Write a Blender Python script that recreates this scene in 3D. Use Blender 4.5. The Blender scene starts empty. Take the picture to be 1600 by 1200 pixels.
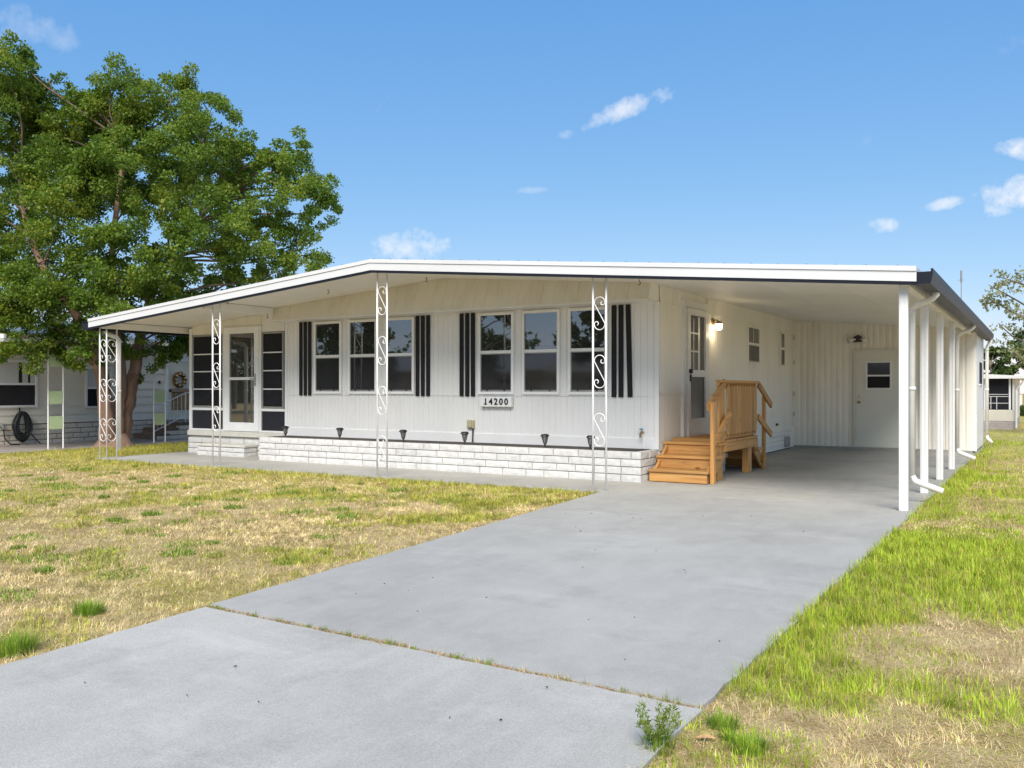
import bpy, bmesh, math, random
import numpy as np
from mathutils import Vector, Matrix

random.seed(7)
rng = np.random.default_rng(11)
scene = bpy.context.scene
col = scene.collection
R = math.radians

# ------------------------------------------------------------------ camera
YAW = math.atan(832 / 1370.0)
CAM_H = 1.3
cam_data = bpy.data.cameras.new('camera')
cam = bpy.data.objects.new('camera', cam_data)
col.objects.link(cam)
cam.location = (0, 0, CAM_H)
cam.rotation_euler = (R(90), 0, YAW)
cam_data.sensor_width = 36
cam_data.lens = 36 * 1370 / 1600
cam_data.shift_y = 8 / 1600
cam_data.clip_end = 2000
scene.camera = cam
FWD = (-math.sin(YAW), math.cos(YAW)); RGT = (math.cos(YAW), math.sin(YAW))

# ------------------------------------------------------------------ light
SUN_EL, SUN_AZ = R(46), R(156)          # azimuth of the sun, clockwise from +Y
world = bpy.data.worlds.new('World'); scene.world = world; world.use_nodes = True
wn, wl = world.node_tree.nodes, world.node_tree.links
wn.clear()
sky = wn.new('ShaderNodeTexSky'); sky.sky_type = 'NISHITA'; sky.sun_disc = False
sky.sun_elevation = SUN_EL; sky.sun_rotation = SUN_AZ
sky.air_density = 0.75; sky.dust_density = 0.0; sky.ozone_density = 5.0
SKY_STRENGTH = 0.104
sun_d = bpy.data.lights.new('sun', 'SUN'); sun = bpy.data.objects.new('sun', sun_d); col.objects.link(sun)
sun_d.energy = 3.5; sun_d.angle = R(42); sun_d.color = (1.0, 0.93, 0.83)
sdir = Vector((math.sin(SUN_AZ) * math.cos(SUN_EL), math.cos(SUN_AZ) * math.cos(SUN_EL), math.sin(SUN_EL)))
sun.rotation_euler = sdir.to_track_quat('Z', 'Y').to_euler()
scene.view_settings.view_transform = 'Standard'
scene.view_settings.look = 'None'
scene.view_settings.exposure = 0.84
scene.view_settings.gamma = 1.0

# sky: clouds are soft white patches in the sky dome
def wnode(t, **kw):
    n = wn.new(t)
    for k, v in kw.items(): setattr(n, k, v)
    return n
tc = wnode('ShaderNodeTexCoord')
def px_dir(px, py):
    t = (px - 800) / 1370.0; u = (608 - py) / 1370.0
    v = Vector((FWD[0] + t * RGT[0], FWD[1] + t * RGT[1], u)); return v.normalized()
def wmath(op, a, b=None, clamp=False):
    n = wnode('ShaderNodeMath', operation=op, use_clamp=clamp)
    for i, x in enumerate((a, b)):
        if x is None: continue
        if isinstance(x, (int, float)): n.inputs[i].default_value = x
        else: wl.new(x, n.inputs[i])
    return n.outputs[0]
nz = wnode('ShaderNodeTexNoise'); nz.inputs['Scale'].default_value = 38; nz.inputs['Detail'].default_value = 9; nz.inputs['Roughness'].default_value = .62
wl.new(tc.outputs['Generated'], nz.inputs['Vector'])
nz2 = wnode('ShaderNodeTexNoise'); nz2.inputs['Scale'].default_value = 4.2; nz2.inputs['Detail'].default_value = 8; nz2.inputs['Roughness'].default_value = .58
wl.new(tc.outputs['Generated'], nz2.inputs['Vector'])
CLOUDS = [  # px, py, half width, half height, tilt, density
    (985, 168, 74, 17, 22, .75), (640, 384, 62, 27, 4, .95), (1586, 231, 30, 15, 0, 1.0), (1586, 307, 56, 28, 6, 1.0),
    (1474, 319, 28, 10, 10, .8), (1382, 352, 25, 13, 3, .85), (30, 38, 60, 24, 0, .3), (95, 58, 24, 22, 30, .25),
    (832, 297, 34, 7, 0, .4), (884, 209, 16, 8, 0, .4), (55, 300, 60, 40, 0, .9), (40, 520, 90, 50, 0, .9)]
total = None
for (px, py, a, b, tilt, dens) in CLOUDS:
    c = px_dir(px, py)
    rt = Vector((RGT[0], RGT[1], 0)); rt = (rt - c * rt.dot(c)).normalized(); up = c.cross(rt); up = -up if up.z < 0 else up
    ct, st = math.cos(R(tilt)), math.sin(R(tilt))
    ax = (rt * ct + up * st) / (a / 1370.0); ay = (up * ct - rt * st) / (b / 1370.0)
    sub = wnode('ShaderNodeVectorMath', operation='SUBTRACT'); wl.new(tc.outputs['Generated'], sub.inputs[0]); sub.inputs[1].default_value = c
    d = []
    for axv in (ax, ay):
        dt = wnode('ShaderNodeVectorMath', operation='DOT_PRODUCT'); wl.new(sub.outputs[0], dt.inputs[0]); dt.inputs[1].default_value = axv
        d.append(wmath('MULTIPLY', dt.outputs['Value'], dt.outputs['Value']))
    r2 = wmath('ADD', d[0], d[1])
    m = wmath('SUBTRACT', 1.0, r2)                                   # 1 in the middle, 0 at the rim
    m = wmath('ADD', m, wmath('MULTIPLY', wmath('SUBTRACT', nz.outputs['Fac'], .5), 3.6))
    m = wmath('MULTIPLY', wmath('MULTIPLY', wmath('SUBTRACT', m, .15), .85, clamp=True), min(1, dens))
    m = wmath('MULTIPLY', m, wmath('LESS_THAN', r2, 2.4))
    total = m if total is None else wmath('MAXIMUM', total, m)
gen = wmath('MULTIPLY', wmath('SUBTRACT', nz2.outputs['Fac'], .635), 5.0, clamp=True)   # scattered clouds all round
total = wmath('MAXIMUM', total, wmath('MULTIPLY', gen, .8))
mixc = wnode('ShaderNodeMix', data_type='RGBA')
sep = wnode('ShaderNodeSeparateColor'); wl.new(sky.outputs[0], sep.inputs[0]); comb = wnode('ShaderNodeCombineColor')   # clear humid air: soft gradient from zenith to horizon
for ch, (gain, pw) in enumerate(((.93, .935), (1.54, .57), (2.94, .29))): wl.new(wmath('MULTIPLY', wmath('POWER', sep.outputs[ch], pw), gain), comb.inputs[ch])
wl.new(wmath('MULTIPLY', total, .88), mixc.inputs[0])
wl.new(comb.outputs[0], mixc.inputs[6]); mixc.inputs[7].default_value = (5.3, 5.4, 5.6, 1)
bg = wnode('ShaderNodeBackground'); bg.inputs['Strength'].default_value = SKY_STRENGTH
wl.new(mixc.outputs[2], bg.inputs['Color'])
wo = wnode('ShaderNodeOutputWorld'); wl.new(bg.outputs[0], wo.inputs['Surface'])

# ------------------------------------------------------------------ materials
MATS = {}
def nodes_of(name):
    m = bpy.data.materials.new(name); m.use_nodes = True
    nt = m.node_tree; nt.nodes.clear()
    out = nt.nodes.new('ShaderNodeOutputMaterial'); b = nt.nodes.new('ShaderNodeBsdfPrincipled')
    nt.links.new(b.outputs[0], out.inputs[0])
    MATS[name] = m
    return m, nt, b
def noise(nt, vec, scale, detail=4, rough=.55, stretch=None):
    if stretch:
        mp = nt.nodes.new('ShaderNodeMapping'); mp.inputs['Scale'].default_value = stretch; nt.links.new(vec, mp.inputs[0]); vec = mp.outputs[0]
    n = nt.nodes.new('ShaderNodeTexNoise'); n.inputs['Scale'].default_value = scale; n.inputs['Detail'].default_value = detail
    n.inputs['Roughness'].default_value = rough; nt.links.new(vec, n.inputs['Vector']); return n.outputs['Fac']
def ramp(nt, fac, stops):
    r = nt.nodes.new('ShaderNodeValToRGB'); e = r.color_ramp.elements
    while len(e) > len(stops): e.remove(e[-1])
    while len(e) < len(stops): e.new(1)
    for el, (p, c) in zip(e, stops):
        el.position = p; el.color = (*c, 1) if len(c) == 3 else c
    nt.links.new(fac, r.inputs[0]); return r.outputs[0]
def mix(nt, fac, a, b, mode='MIX'):
    n = nt.nodes.new('ShaderNodeMix'); n.data_type = 'RGBA'; n.blend_type = mode
    for i, v in ((0, fac), (6, a), (7, b)):
        if isinstance(v, (int, float)): n.inputs[i].default_value = v
        elif isinstance(v, tuple): n.inputs[i].default_value = (*v, 1)
        else: nt.links.new(v, n.inputs[i])
    return n.outputs[2]
def mth(nt, op, a, b=None, clamp=False):
    n = nt.nodes.new('ShaderNodeMath'); n.operation = op; n.use_clamp = clamp
    for i, x in enumerate((a, b)):
        if x is None: continue
        if isinstance(x, (int, float)): n.inputs[i].default_value = x
        else: nt.links.new(x, n.inputs[i])
    return n.outputs[0]
def pos(nt):
    return nt.nodes.new('ShaderNodeNewGeometry').outputs['Position']
def bump(nt, b, h, strength=.3, dist=.01):
    n = nt.nodes.new('ShaderNodeBump'); n.inputs['Strength'].default_value = strength; n.inputs['Distance'].default_value = dist
    nt.links.new(h, n.inputs['Height']); nt.links.new(n.outputs[0], b.inputs['Normal'])
def pm(name, c, rough=.6, var=.12, scale=3.0, bmp=0.0, bscale=60, metal=0.0, dirt=None, dirt_scale=1.2, dirt_amt=.5, stretch=None, objvar=0.0, spec=.5):
    m, nt, b = nodes_of(name)
    p = pos(nt)
    n = noise(nt, p, scale, 5, .6, stretch)
    lo = tuple(x * (1 - var) for x in c); hi = tuple(min(1, x * (1 + var)) for x in c)
    cc = ramp(nt, n, [(.3, lo), (.7, hi)])
    if dirt:
        dn = noise(nt, p, dirt_scale, 6, .65, stretch)
        f = mth(nt, 'MULTIPLY', mth(nt, 'SUBTRACT', dn, .48), 4.0 * dirt_amt, clamp=True)
        cc = mix(nt, f, cc, dirt)
    if objvar:
        oi = nt.nodes.new('ShaderNodeObjectInfo')
        f = mth(nt, 'ADD', mth(nt, 'MULTIPLY', oi.outputs['Random'], objvar), 1 - objvar / 2)
        cc = mix(nt, 1.0, cc, mix(nt, f, (0, 0, 0), (1, 1, 1)), 'MULTIPLY')
    nt.links.new(cc, b.inputs['Base Color'])
    b.inputs['Roughness'].default_value = rough; b.inputs['Metallic'].default_value = metal
    b.inputs['Specular IOR Level'].default_value = spec
    if bmp: bump(nt, b, noise(nt, p, bscale, 4, .6), bmp)
    return m
pm('white_paint', (.74, .74, .735), .45, .03, 2, dirt=(.62, .60, .55), dirt_scale=3, dirt_amt=.12)
pm('white_metal', (.78, .78, .78), .4, .04, 3, dirt=(.55, .5, .43), dirt_scale=9, dirt_amt=.18)
pm('pvc', (.78, .77, .74), .4, .04, 3, dirt=(.5, .47, .4), dirt_scale=7, dirt_amt=.25)
pm('fascia_paint', (.60, .605, .615), .45, .04, 2, dirt=(.46, .45, .42), dirt_scale=2.5, dirt_amt=.25, stretch=(.4, 1, 1))
pm('siding_front', (.735, .73, .72), .5, .025, 1.5, dirt=(.62, .60, .55), dirt_scale=1.3, dirt_amt=.26, stretch=(1, 1, .25))
pm('siding_side', (.85, .83, .765), .5, .04, 1.5, dirt=(.60, .55, .45), dirt_scale=2.2, dirt_amt=.35, stretch=(1, 1, .22))
pm('siding_gable', (.73, .705, .635), .55, .05, 2, dirt=(.50, .43, .32), dirt_scale=2.6, dirt_amt=.42, stretch=(1, 1, .3))
pm('soffit_paint', (.80, .79, .76), .55, .03, 1.2, dirt=(.58, .54, .47), dirt_scale=.9, dirt_amt=.22)
pm('shed_metal', (.85, .815, .735), .45, .05, 1.2, dirt=(.52, .47, .38), dirt_scale=2.4, dirt_amt=.45, stretch=(1, 1, .18))
pm('shed_door', (.70, .685, .615), .5, .03, 1.5, dirt=(.6, .57, .5), dirt_scale=2, dirt_amt=.25)
pm('navy_metal', (.013, .015, .023), .45, .12, 4, spec=.2)
pm('black_plastic', (.012, .012, .013), .35, .1, 10)
pm('shutter_vinyl', (.013, .0135, .016), .55, .2, 14, bmp=.2, bscale=120, spec=.22)
pm('roof_metal', (.6, .6, .59), .5, .05, 1, dirt=(.4, .38, .33), dirt_amt=.3)
pm('grey_metal', (.35, .35, .34), .35, .1, 6, metal=.6)
pm('dark_gap', (.012, .012, .012), .9, .1, 6)
pm('screen_mesh', (.013, .0135, .018), .6, .3, 5, spec=.2)
pm('kick_panel', (.019, .020, .027), .55, .15, 5, spec=.25)
pm('lens_smoke', (.16, .16, .155), .2, .3, 30)
pm('lens_dim', (.75, .74, .70), .15, .02, 4)
pm('planter_soil', (.05, .042, .035), .95, .4, 12, bmp=.6, bscale=40)
pm('joint_soil', (.27, .185, .10), .95, .4, 40)
pm('mortar', (.33, .32, .295), .9, .12, 8, bmp=.3, bscale=90)
pm('white_brick', (.64, .63, .605), .75, .10, 9, bmp=.55, bscale=70, dirt=(.42, .385, .33), dirt_scale=6, dirt_amt=.4, objvar=.16)
pm('cream_brick', (.74, .66, .54), .75, .08, 9, bmp=.5, bscale=70, dirt=(.48, .40, .32), dirt_scale=5, dirt_amt=.3, objvar=.14)
pm('dark_mortar', (.20, .15, .115), .9, .15, 8)
pm('purple_brick', (.46, .40, .36), .8, .08, 9, bmp=.5, bscale=70, objvar=.2)
pm('concrete_cap', (.58, .56, .50), .8, .08, 8, bmp=.3, bscale=80)
pm('neighbour_siding', (.80, .75, .63), .6, .04, 1.5, dirt=(.42, .38, .31), dirt_scale=1.5, dirt_amt=.3, stretch=(1, .3, 1), objvar=.05)
pm('cream_siding', (.66, .62, .50), .55, .04, 2, objvar=.05)
pm('walk_concrete', (.27, .235, .205), .85, .2, 2.5, bmp=.3, bscale=60)
pm('pale_green', (.44, .56, .32), .5, .05, 4)
pm('curtain', (.55, .56, .55), .8, .1, 3, stretch=(1, 14, .2))
pm('hose', (.018, .022, .021), .42, .2, 12)
pm('bark', (.27, .165, .115), .9, .35, 9, bmp=1.0, bscale=22, dirt=(.15, .10, .075), dirt_scale=7, dirt_amt=.7, stretch=(1, 1, .3))
pm('twig_bark', (.17, .115, .08), .9, .3, 9)
pm('grey_bark', (.17, .145, .12), .9, .25, 7, bmp=.8, bscale=30)
pm('rust', (.16, .075, .03), .8, .3, 30)
pm('beige_plastic', (.40, .37, .22), .5, .12, 25)
pm('brass', (.30, .20, .08), .35, .15, 30, metal=.7)
pm('blue_valve', (.05, .22, .35), .4, .1, 30)
pm('black_ink', (.01, .01, .012), .5, .1, 30)
pm('steel', (.55, .54, .50), .3, .06, 30, metal=.9)
pm('wreath', (.16, .10, .045), .9, .5, 30, bmp=.5, bscale=60)
pm('wreath_flower', (.60, .45, .25), .8, .4, 30)
pm('dry_leaf', (.44, .26, .12), .7, .25, 40)
pm('dark_flake', (.03, .027, .024), .9, .4, 60)
pm('car_white', (.7, .7, .7), .25, .02, 2)

def wood(name, stretch):
    m, nt, b = nodes_of(name)
    tco = nt.nodes.new('ShaderNodeNewGeometry').outputs['Position']
    oi = nt.nodes.new('ShaderNodeObjectInfo')
    add = nt.nodes.new('ShaderNodeVectorMath'); add.operation = 'ADD'; nt.links.new(tco, add.inputs[0])
    sc = nt.nodes.new('ShaderNodeVectorMath'); sc.operation = 'SCALE'; sc.inputs[0].default_value = (7.3, 3.1, 5.7); nt.links.new(oi.outputs['Random'], sc.inputs['Scale'])
    nt.links.new(sc.outputs[0], add.inputs[1]); v = add.outputs[0]
    g = noise(nt, v, 30, 5, .6, stretch)
    g2 = noise(nt, v, 7, 3, .5, stretch)
    c = ramp(nt, g, [(.28, (.36, .165, .045)), (.5, (.53, .27, .08)), (.75, (.66, .385, .14))])
    c = mix(nt, mth(nt, 'MULTIPLY', mth(nt, 'SUBTRACT', g2, .42), 2.2, True), c, (.60, .29, .075))
    vo = nt.nodes.new('ShaderNodeTexVoronoi'); vo.inputs['Scale'].default_value = 3.6
    mp = nt.nodes.new('ShaderNodeMapping'); mp.inputs['Scale'].default_value = tuple(max(.55, s) if s < 1 else 1.0 for s in stretch); nt.links.new(v, mp.inputs[0]); nt.links.new(mp.outputs[0], vo.inputs['Vector'])
    k = mth(nt, 'LESS_THAN', vo.outputs['Distance'], .075)
    c = mix(nt, mth(nt, 'MULTIPLY', k, .8), c, (.16, .06, .018))
    f = mth(nt, 'ADD', mth(nt, 'MULTIPLY', oi.outputs['Random'], .5), .70)
    c = mix(nt, 1.0, c, mix(nt, f, (0, 0, 0), (1, 1, 1)), 'MULTIPLY')
    nt.links.new(c, b.inputs['Base Color']); b.inputs['Roughness'].default_value = .62
    bump(nt, b, g, .15, .004)
wood('wood_x', (.06, 1, 1)); wood('wood_y', (1, .06, 1)); wood('wood_z', (1, 1, .06))

def glass(name, tint, ior=1.9, rough=.015, wav=.0):
    m, nt, b = nodes_of(name)
    p = pos(nt)
    c = ramp(nt, noise(nt, p, .9, 3), [(.35, tint), (.7, tuple(x * 1.8 for x in tint))])
    nt.links.new(c, b.inputs['Base Color']); b.inputs['Roughness'].default_value = rough; b.inputs['IOR'].default_value = ior
    bump(nt, b, noise(nt, p, 1.1, 2), .035, .05)
    return m
glass('window_glass', (.022, .023, .023), 2.5)
glass('window_screened', (.020, .020, .022), 1.62, .04)
glass('door_glass', (.03, .03, .03), 2.4)
glass('side_glass', (.075, .08, .08), 1.7, .05)

# painted slabs: the street slab is more faded than the one by the house
def slab_paint(name, k, wear_amt):
    m, nt, b = nodes_of(name); q_ = lambda t: tuple(x * kk for x, kk in zip(t, k))
    p = pos(nt)
    big = noise(nt, p, .55, 6, .62); fine = noise(nt, p, 120, 3, .6); mid = noise(nt, p, 5.5, 6, .7, (1, .35, 1))
    c = ramp(nt, big, [(.3, q_((.315, .310, .298))), (.72, q_((.425, .419, .402)))])
    c = mix(nt, mth(nt, 'MULTIPLY', mth(nt, 'SUBTRACT', mid, .45), 1.3, True), c, q_((.49, .485, .468)))
    wear = noise(nt, p, 1.7, 8, .72)
    c = mix(nt, mth(nt, 'MULTIPLY', mth(nt, 'SUBTRACT', wear, .52), wear_amt, True), c, q_((.25, .247, .24)))
    c = mix(nt, .55, c, ramp(nt, fine, [(.3, (.68, .68, .68)), (.7, (1.28, 1.28, 1.28))]), 'MULTIPLY')
    pale = noise(nt, p, .9, 7, .75, (.5, 1.3, 1)); c = mix(nt, mth(nt, 'MULTIPLY', mth(nt, 'SUBTRACT', pale, .55), 3.2, True), c, q_((.52, .512, .495)))
    nt.links.new(c, b.inputs['Base Color']); b.inputs['Roughness'].default_value = .72
    bump(nt, b, mth(nt, 'ADD', fine, mth(nt, 'MULTIPLY', mid, 1.2)), .35, .004)
slab_paint('faded_slab', (1.0, .98, .91), 3.2)
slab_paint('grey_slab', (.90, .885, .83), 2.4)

# lawn soil and thatch
m, nt, b = nodes_of('lawn_ground')
p = pos(nt)
a1 = noise(nt, p, .45, 5, .6); a2 = noise(nt, p, 2.6, 6, .65); a3 = noise(nt, p, 55, 4, .7); a4 = noise(nt, p, 160, 2, .6)
c = ramp(nt, a2, [(.3, (.31, .205, .10)), (.48, (.50, .37, .18)), (.7, (.64, .50, .28))])
c = mix(nt, mth(nt, 'MULTIPLY', mth(nt, 'SUBTRACT', a1, .47), 3.2, True), c, (.36, .32, .07))
c = mix(nt, .8, c, ramp(nt, a3, [(.25, (.5, .5, .5)), (.75, (1.45, 1.45, 1.45))]), 'MULTIPLY')
nt.links.new(c, b.inputs['Base Color']); b.inputs['Roughness'].default_value = .95
b.inputs['Specular IOR Level'].default_value = .1
bump(nt, b, mth(nt, 'ADD', a3, a4), .9, .02)

def leafmat(name, stops, trans=.35):
    m = bpy.data.materials.new(name); m.use_nodes = True; nt = m.node_tree; nt.nodes.clear(); MATS[name] = m
    out = nt.nodes.new('ShaderNodeOutputMaterial')
    g = nt.nodes.new('ShaderNodeNewGeometry')
    n = noise(nt, g.outputs['Position'], .9, 3, .6)
    f = mth(nt, 'ADD', mth(nt, 'MULTIPLY', g.outputs['Random Per Island'], .55), mth(nt, 'MULTIPLY', mth(nt, 'SUBTRACT', n, .33), 1.7), True)
    c = ramp(nt, f, stops)
    d = nt.nodes.new('ShaderNodeBsdfPrincipled'); d.inputs['Roughness'].default_value = .5; d.inputs['Specular IOR Level'].default_value = .35
    t = nt.nodes.new('ShaderNodeBsdfTranslucent'); mx = nt.nodes.new('ShaderNodeMixShader'); mx.inputs[0].default_value = trans
    nt.links.new(c, d.inputs['Base Color'])
    c2 = mix(nt, 1.0, c, (1.25, 1.2, .6), 'MULTIPLY'); nt.links.new(c2, t.inputs['Color'])
    nt.links.new(d.outputs[0], mx.inputs[1]); nt.links.new(t.outputs[0], mx.inputs[2]); nt.links.new(mx.outputs[0], out.inputs[0])
leafmat('leaf_green', [(.1, (.062, .118, .016)), (.45, (.115, .20, .024)), (.8, (.19, .275, .036)), (1, (.33, .35, .055))], .46)
leafmat('leaf_dark', [(.1, (.035, .07, .018)), (.6, (.065, .115, .028)), (1, (.13, .18, .05))])
leafmat('leaf_oak', [(.1, (.17, .19, .09)), (.6, (.26, .28, .14)), (1, (.36, .36, .20))])
leafmat('leaf_weed', [(.1, (.10, .19, .03)), (.6, (.19, .29, .045)), (1, (.38, .42, .09))])

m = bpy.data.materials.new('grass_blade'); m.use_nodes = True; nt = m.node_tree; nt.nodes.clear(); MATS['grass_blade'] = m
out = nt.nodes.new('ShaderNodeOutputMaterial'); at = nt.nodes.new('ShaderNodeAttribute'); at.attribute_name = 'tone'
d = nt.nodes.new('ShaderNodeBsdfPrincipled'); d.inputs['Roughness'].default_value = .6; d.inputs['Specular IOR Level'].default_value = .2
t = nt.nodes.new('ShaderNodeBsdfTranslucent'); mx = nt.nodes.new('ShaderNodeMixShader'); mx.inputs[0].default_value = .3
nt.links.new(at.outputs['Color'], d.inputs['Base Color']); nt.links.new(at.outputs['Color'], t.inputs['Color'])
nt.links.new(d.outputs[0], mx.inputs[1]); nt.links.new(t.outputs[0], mx.inputs[2]); nt.links.new(mx.outputs[0], out.inputs[0])

m, nt, b = nodes_of('lamp_glow')
b.inputs['Base Color'].default_value = (.9, .85, .75, 1); b.inputs['Emission Color'].default_value = (1, .80, .52, 1); b.inputs['Emission Strength'].default_value = 5

# ------------------------------------------------------------------ building helpers
ROOT_LOC = {}
def base_of(o):
    v = Vector((0, 0, 0))
    while o is not None: v += Vector(o.location); o = o.parent
    return v
def thing(name, loc, label, cat, group=None, parent=None, kind=None):
    o = bpy.data.objects.new(name, None); col.objects.link(o); o.empty_display_size = .2
    if parent is not None:
        o.parent = parent; o.location = Vector(loc) - base_of(parent)
    else: o.location = loc
    tag(o, label, cat, group, kind); return o
def tag(o, label=None, cat=None, group=None, kind=None):
    for k, v in (('label', label), ('category', cat), ('group', group), ('kind', kind)):
        if v: o[k] = v
    return o
def part_empty(name, loc, parent, label=None): return thing(name, loc, label, None, parent=parent)
def link(name, me, mat, parent=None, smooth=False, bevel=0.0):
    o = bpy.data.objects.new(name, me); col.objects.link(o)
    if mat and not me.materials: me.materials.append(MATS[mat])
    if parent is not None: o.parent = parent
    if smooth: me.polygons.foreach_set('use_smooth', [True] * len(me.polygons))
    if bevel:
        bm_ = o.modifiers.new('bevel', 'BEVEL'); bm_.width = bevel; bm_.segments = 1; bm_.limit_method = 'ANGLE'; bm_.angle_limit = R(50)
    return o
class MB:
    def __init__(s): s.v = []; s.f = []
    def add(s, vs, fs):
        n = len(s.v); s.v += [tuple(x) for x in vs]; s.f += [tuple(i + n for i in f) for f in fs]; return s
    def box(s, x0, x1, y0, y1, z0, z1):
        return s.add([(x, y, z) for z in (z0, z1) for y in (y0, y1) for x in (x0, x1)],
                     [(0, 2, 3, 1), (4, 5, 7, 6), (0, 1, 5, 4), (2, 6, 7, 3), (0, 4, 6, 2), (1, 3, 7, 5)])
    def hexa(s, p): return s.add(p, [(0, 3, 2, 1), (4, 5, 6, 7), (0, 1, 5, 4), (1, 2, 6, 5), (2, 3, 7, 6), (3, 0, 4, 7)])
    def beam(s, a, b, w, h, up=(0, 0, 1)):
        a, b, up = Vector(a), Vector(b), Vector(up); d = (b - a).normalized(); r = d.cross(up).normalized() * w / 2; u = r.cross(d).normalized() * h / 2
        return s.hexa([a - r - u, a + r - u, a + r + u, a - r + u, b - r - u, b + r - u, b + r + u, b - r + u])
    def tube(s, pts, rad, n=8, caps=True):
        pts = [Vector(p) for p in pts]; k = len(pts)
        if isinstance(rad, (int, float)): rad = [rad] * k
        ref = None; vs = []; fs = []
        for i, p in enumerate(pts):
            d = (pts[min(i + 1, k - 1)] - pts[max(i - 1, 0)]).normalized()
            if ref is None: ref = Vector((0, 0, 1)) if abs(d.z) < .9 else Vector((1, 0, 0))
            a = d.cross(ref).normalized(); c = a.cross(d).normalized(); ref = c
            for j in range(n):
                t = 2 * math.pi * j / n; vs.append(p + (a * math.cos(t) + c * math.sin(t)) * rad[i])
        for i in range(k - 1):
            for j in range(n):
                j2 = (j + 1) % n; fs.append((i * n + j, i * n + j2, (i + 1) * n + j2, (i + 1) * n + j))
        if caps: fs += [tuple(range(n - 1, -1, -1)), tuple((k - 1) * n + j for j in range(n))]
        return s.add(vs, fs)
    def lathe(s, c, prof, n=16):
        vs = []; fs = []; k = len(prof)
        for (r, z) in prof:
            for j in range(n):
                t = 2 * math.pi * j / n; vs.append((c[0] + r * math.cos(t), c[1] + r * math.sin(t), c[2] + z))
        for i in range(k - 1):
            for j in range(n):
                j2 = (j + 1) % n; fs.append((i * n + j, i * n + j2, (i + 1) * n + j2, (i + 1) * n + j))
        fs += [tuple(range(n - 1, -1, -1)), tuple((k - 1) * n + j for j in range(n))]
        return s.add(vs, fs)
    def prism(s, poly, axis, a0, a1):
        """poly: 2-D points; axis 'x','y','z' extruded from a0 to a1."""
        def P(p, a): return {'x': (a, p[0], p[1]), 'y': (p[0], a, p[1]), 'z': (p[0], p[1], a)}[axis]
        n = len(poly); vs = [P(p, a0) for p in poly] + [P(p, a1) for p in poly]
        fs = [tuple(range(n)), tuple(range(2 * n - 1, n - 1, -1))] + [(i, i + n, (i + 1) % n + n, (i + 1) % n) for i in range(n)]
        return s.add(vs, fs)
    def build(s, name, mat, parent=None, smooth=False, bevel=0.0):
        off = base_of(parent) if parent is not None else Vector((0, 0, 0))
        me = bpy.data.meshes.new(name); me.from_pydata([tuple(Vector(v) - off) for v in s.v], [], s.f)
        bmm = bmesh.new(); bmm.from_mesh(me); bmesh.ops.recalc_face_normals(bmm, faces=bmm.faces); bmm.to_mesh(me); bmm.free()
        me.update(); return link(name, me, mat, parent, smooth, bevel)
def box(name, mat, parent, x0, x1, y0, y1, z0, z1, bevel=0.0): return MB().box(x0, x1, y0, y1, z0, z1).build(name, mat, parent, bevel=bevel)

class Face:
    """A wall face: u runs along the wall, v is height, w is how far it stands out."""
    def __init__(s, plane, at): s.plane, s.at = plane, at
    def box(s, name, mat, parent, u0, u1, v0, v1, w0, w1, bevel=0.0):
        if s.plane == 'front': return box(name, mat, parent, u0, u1, s.at - w1, s.at - w0, v0, v1, bevel)
        return box(name, mat, parent, s.at + w0, s.at + w1, u0, u1, v0, v1, bevel)
    def frame(s, name, mat, parent, u0, u1, v0, v1, t, w0, w1, bottom=None):
        """four bars round an opening, as one closed ring mesh"""
        bt = t if bottom is None else bottom
        o = [(u0, v0), (u1, v0), (u1, v1), (u0, v1)]; i = [(u0 + t, v0 + bt), (u1 - t, v0 + bt), (u1 - t, v1 - t), (u0 + t, v1 - t)]
        def P(q, w): return (q[0], s.at - w, q[1]) if s.plane == 'front' else (s.at + w, q[0], q[1])
        vs = [P(q, w1) for q in o] + [P(q, w1) for q in i] + [P(q, w0) for q in o] + [P(q, w0) for q in i]
        fs = []
        for k in range(4):
            j = (k + 1) % 4
            fs += [(k, j, 4 + j, 4 + k), (8 + k, 12 + k, 12 + j, 8 + j), (k, 8 + k, 8 + j, j), (4 + k, 4 + j, 12 + j, 12 + k)]
        return MB().add(vs, fs).build(name, mat, parent)
    def p(s, u, v, w): return (u, s.at - w, v) if s.plane == 'front' else (s.at + w, u, v)

def grooved(name, mat, parent, plane, at, u0, u1, zb, zt, pitch, gw, gd, lean=None):
    """Vertical-groove sheet siding: zb and zt may be functions of u. lean(z) shifts the sheet outwards."""
    fb = zb if callable(zb) else (lambda u: zb); ft = zt if callable(zt) else (lambda u: zt); fl = lean or (lambda z: 0)
    us = [(u0, 0)]; u = u0 + pitch
    while u < u1 - gw * 1.5:
        us += [(u, 0), (u + gw * .25, -gd), (u + gw * .75, -gd), (u + gw, 0)]; u += pitch
    us.append((u1, 0)); vs = []; fs = []
    for (u, w) in us:
        for z in (fb(u), ft(u)):
            ww = w + fl(z); vs.append((u, at - ww, z) if plane == 'front' else (at + ww, u, z))
    for i in range(len(us) - 1): fs.append((2 * i, 2 * i + 2, 2 * i + 3, 2 * i + 1) if plane == 'front' else (2 * i, 2 * i + 2, 2 * i + 3, 2 * i + 1))
    mb = MB().add(vs, fs)
    off = base_of(parent); me = bpy.data.meshes.new(name); me.from_pydata([tuple(Vector(v) - off) for v in mb.v], [], mb.f); me.update()
    return link(name, me, mat, parent)

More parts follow.
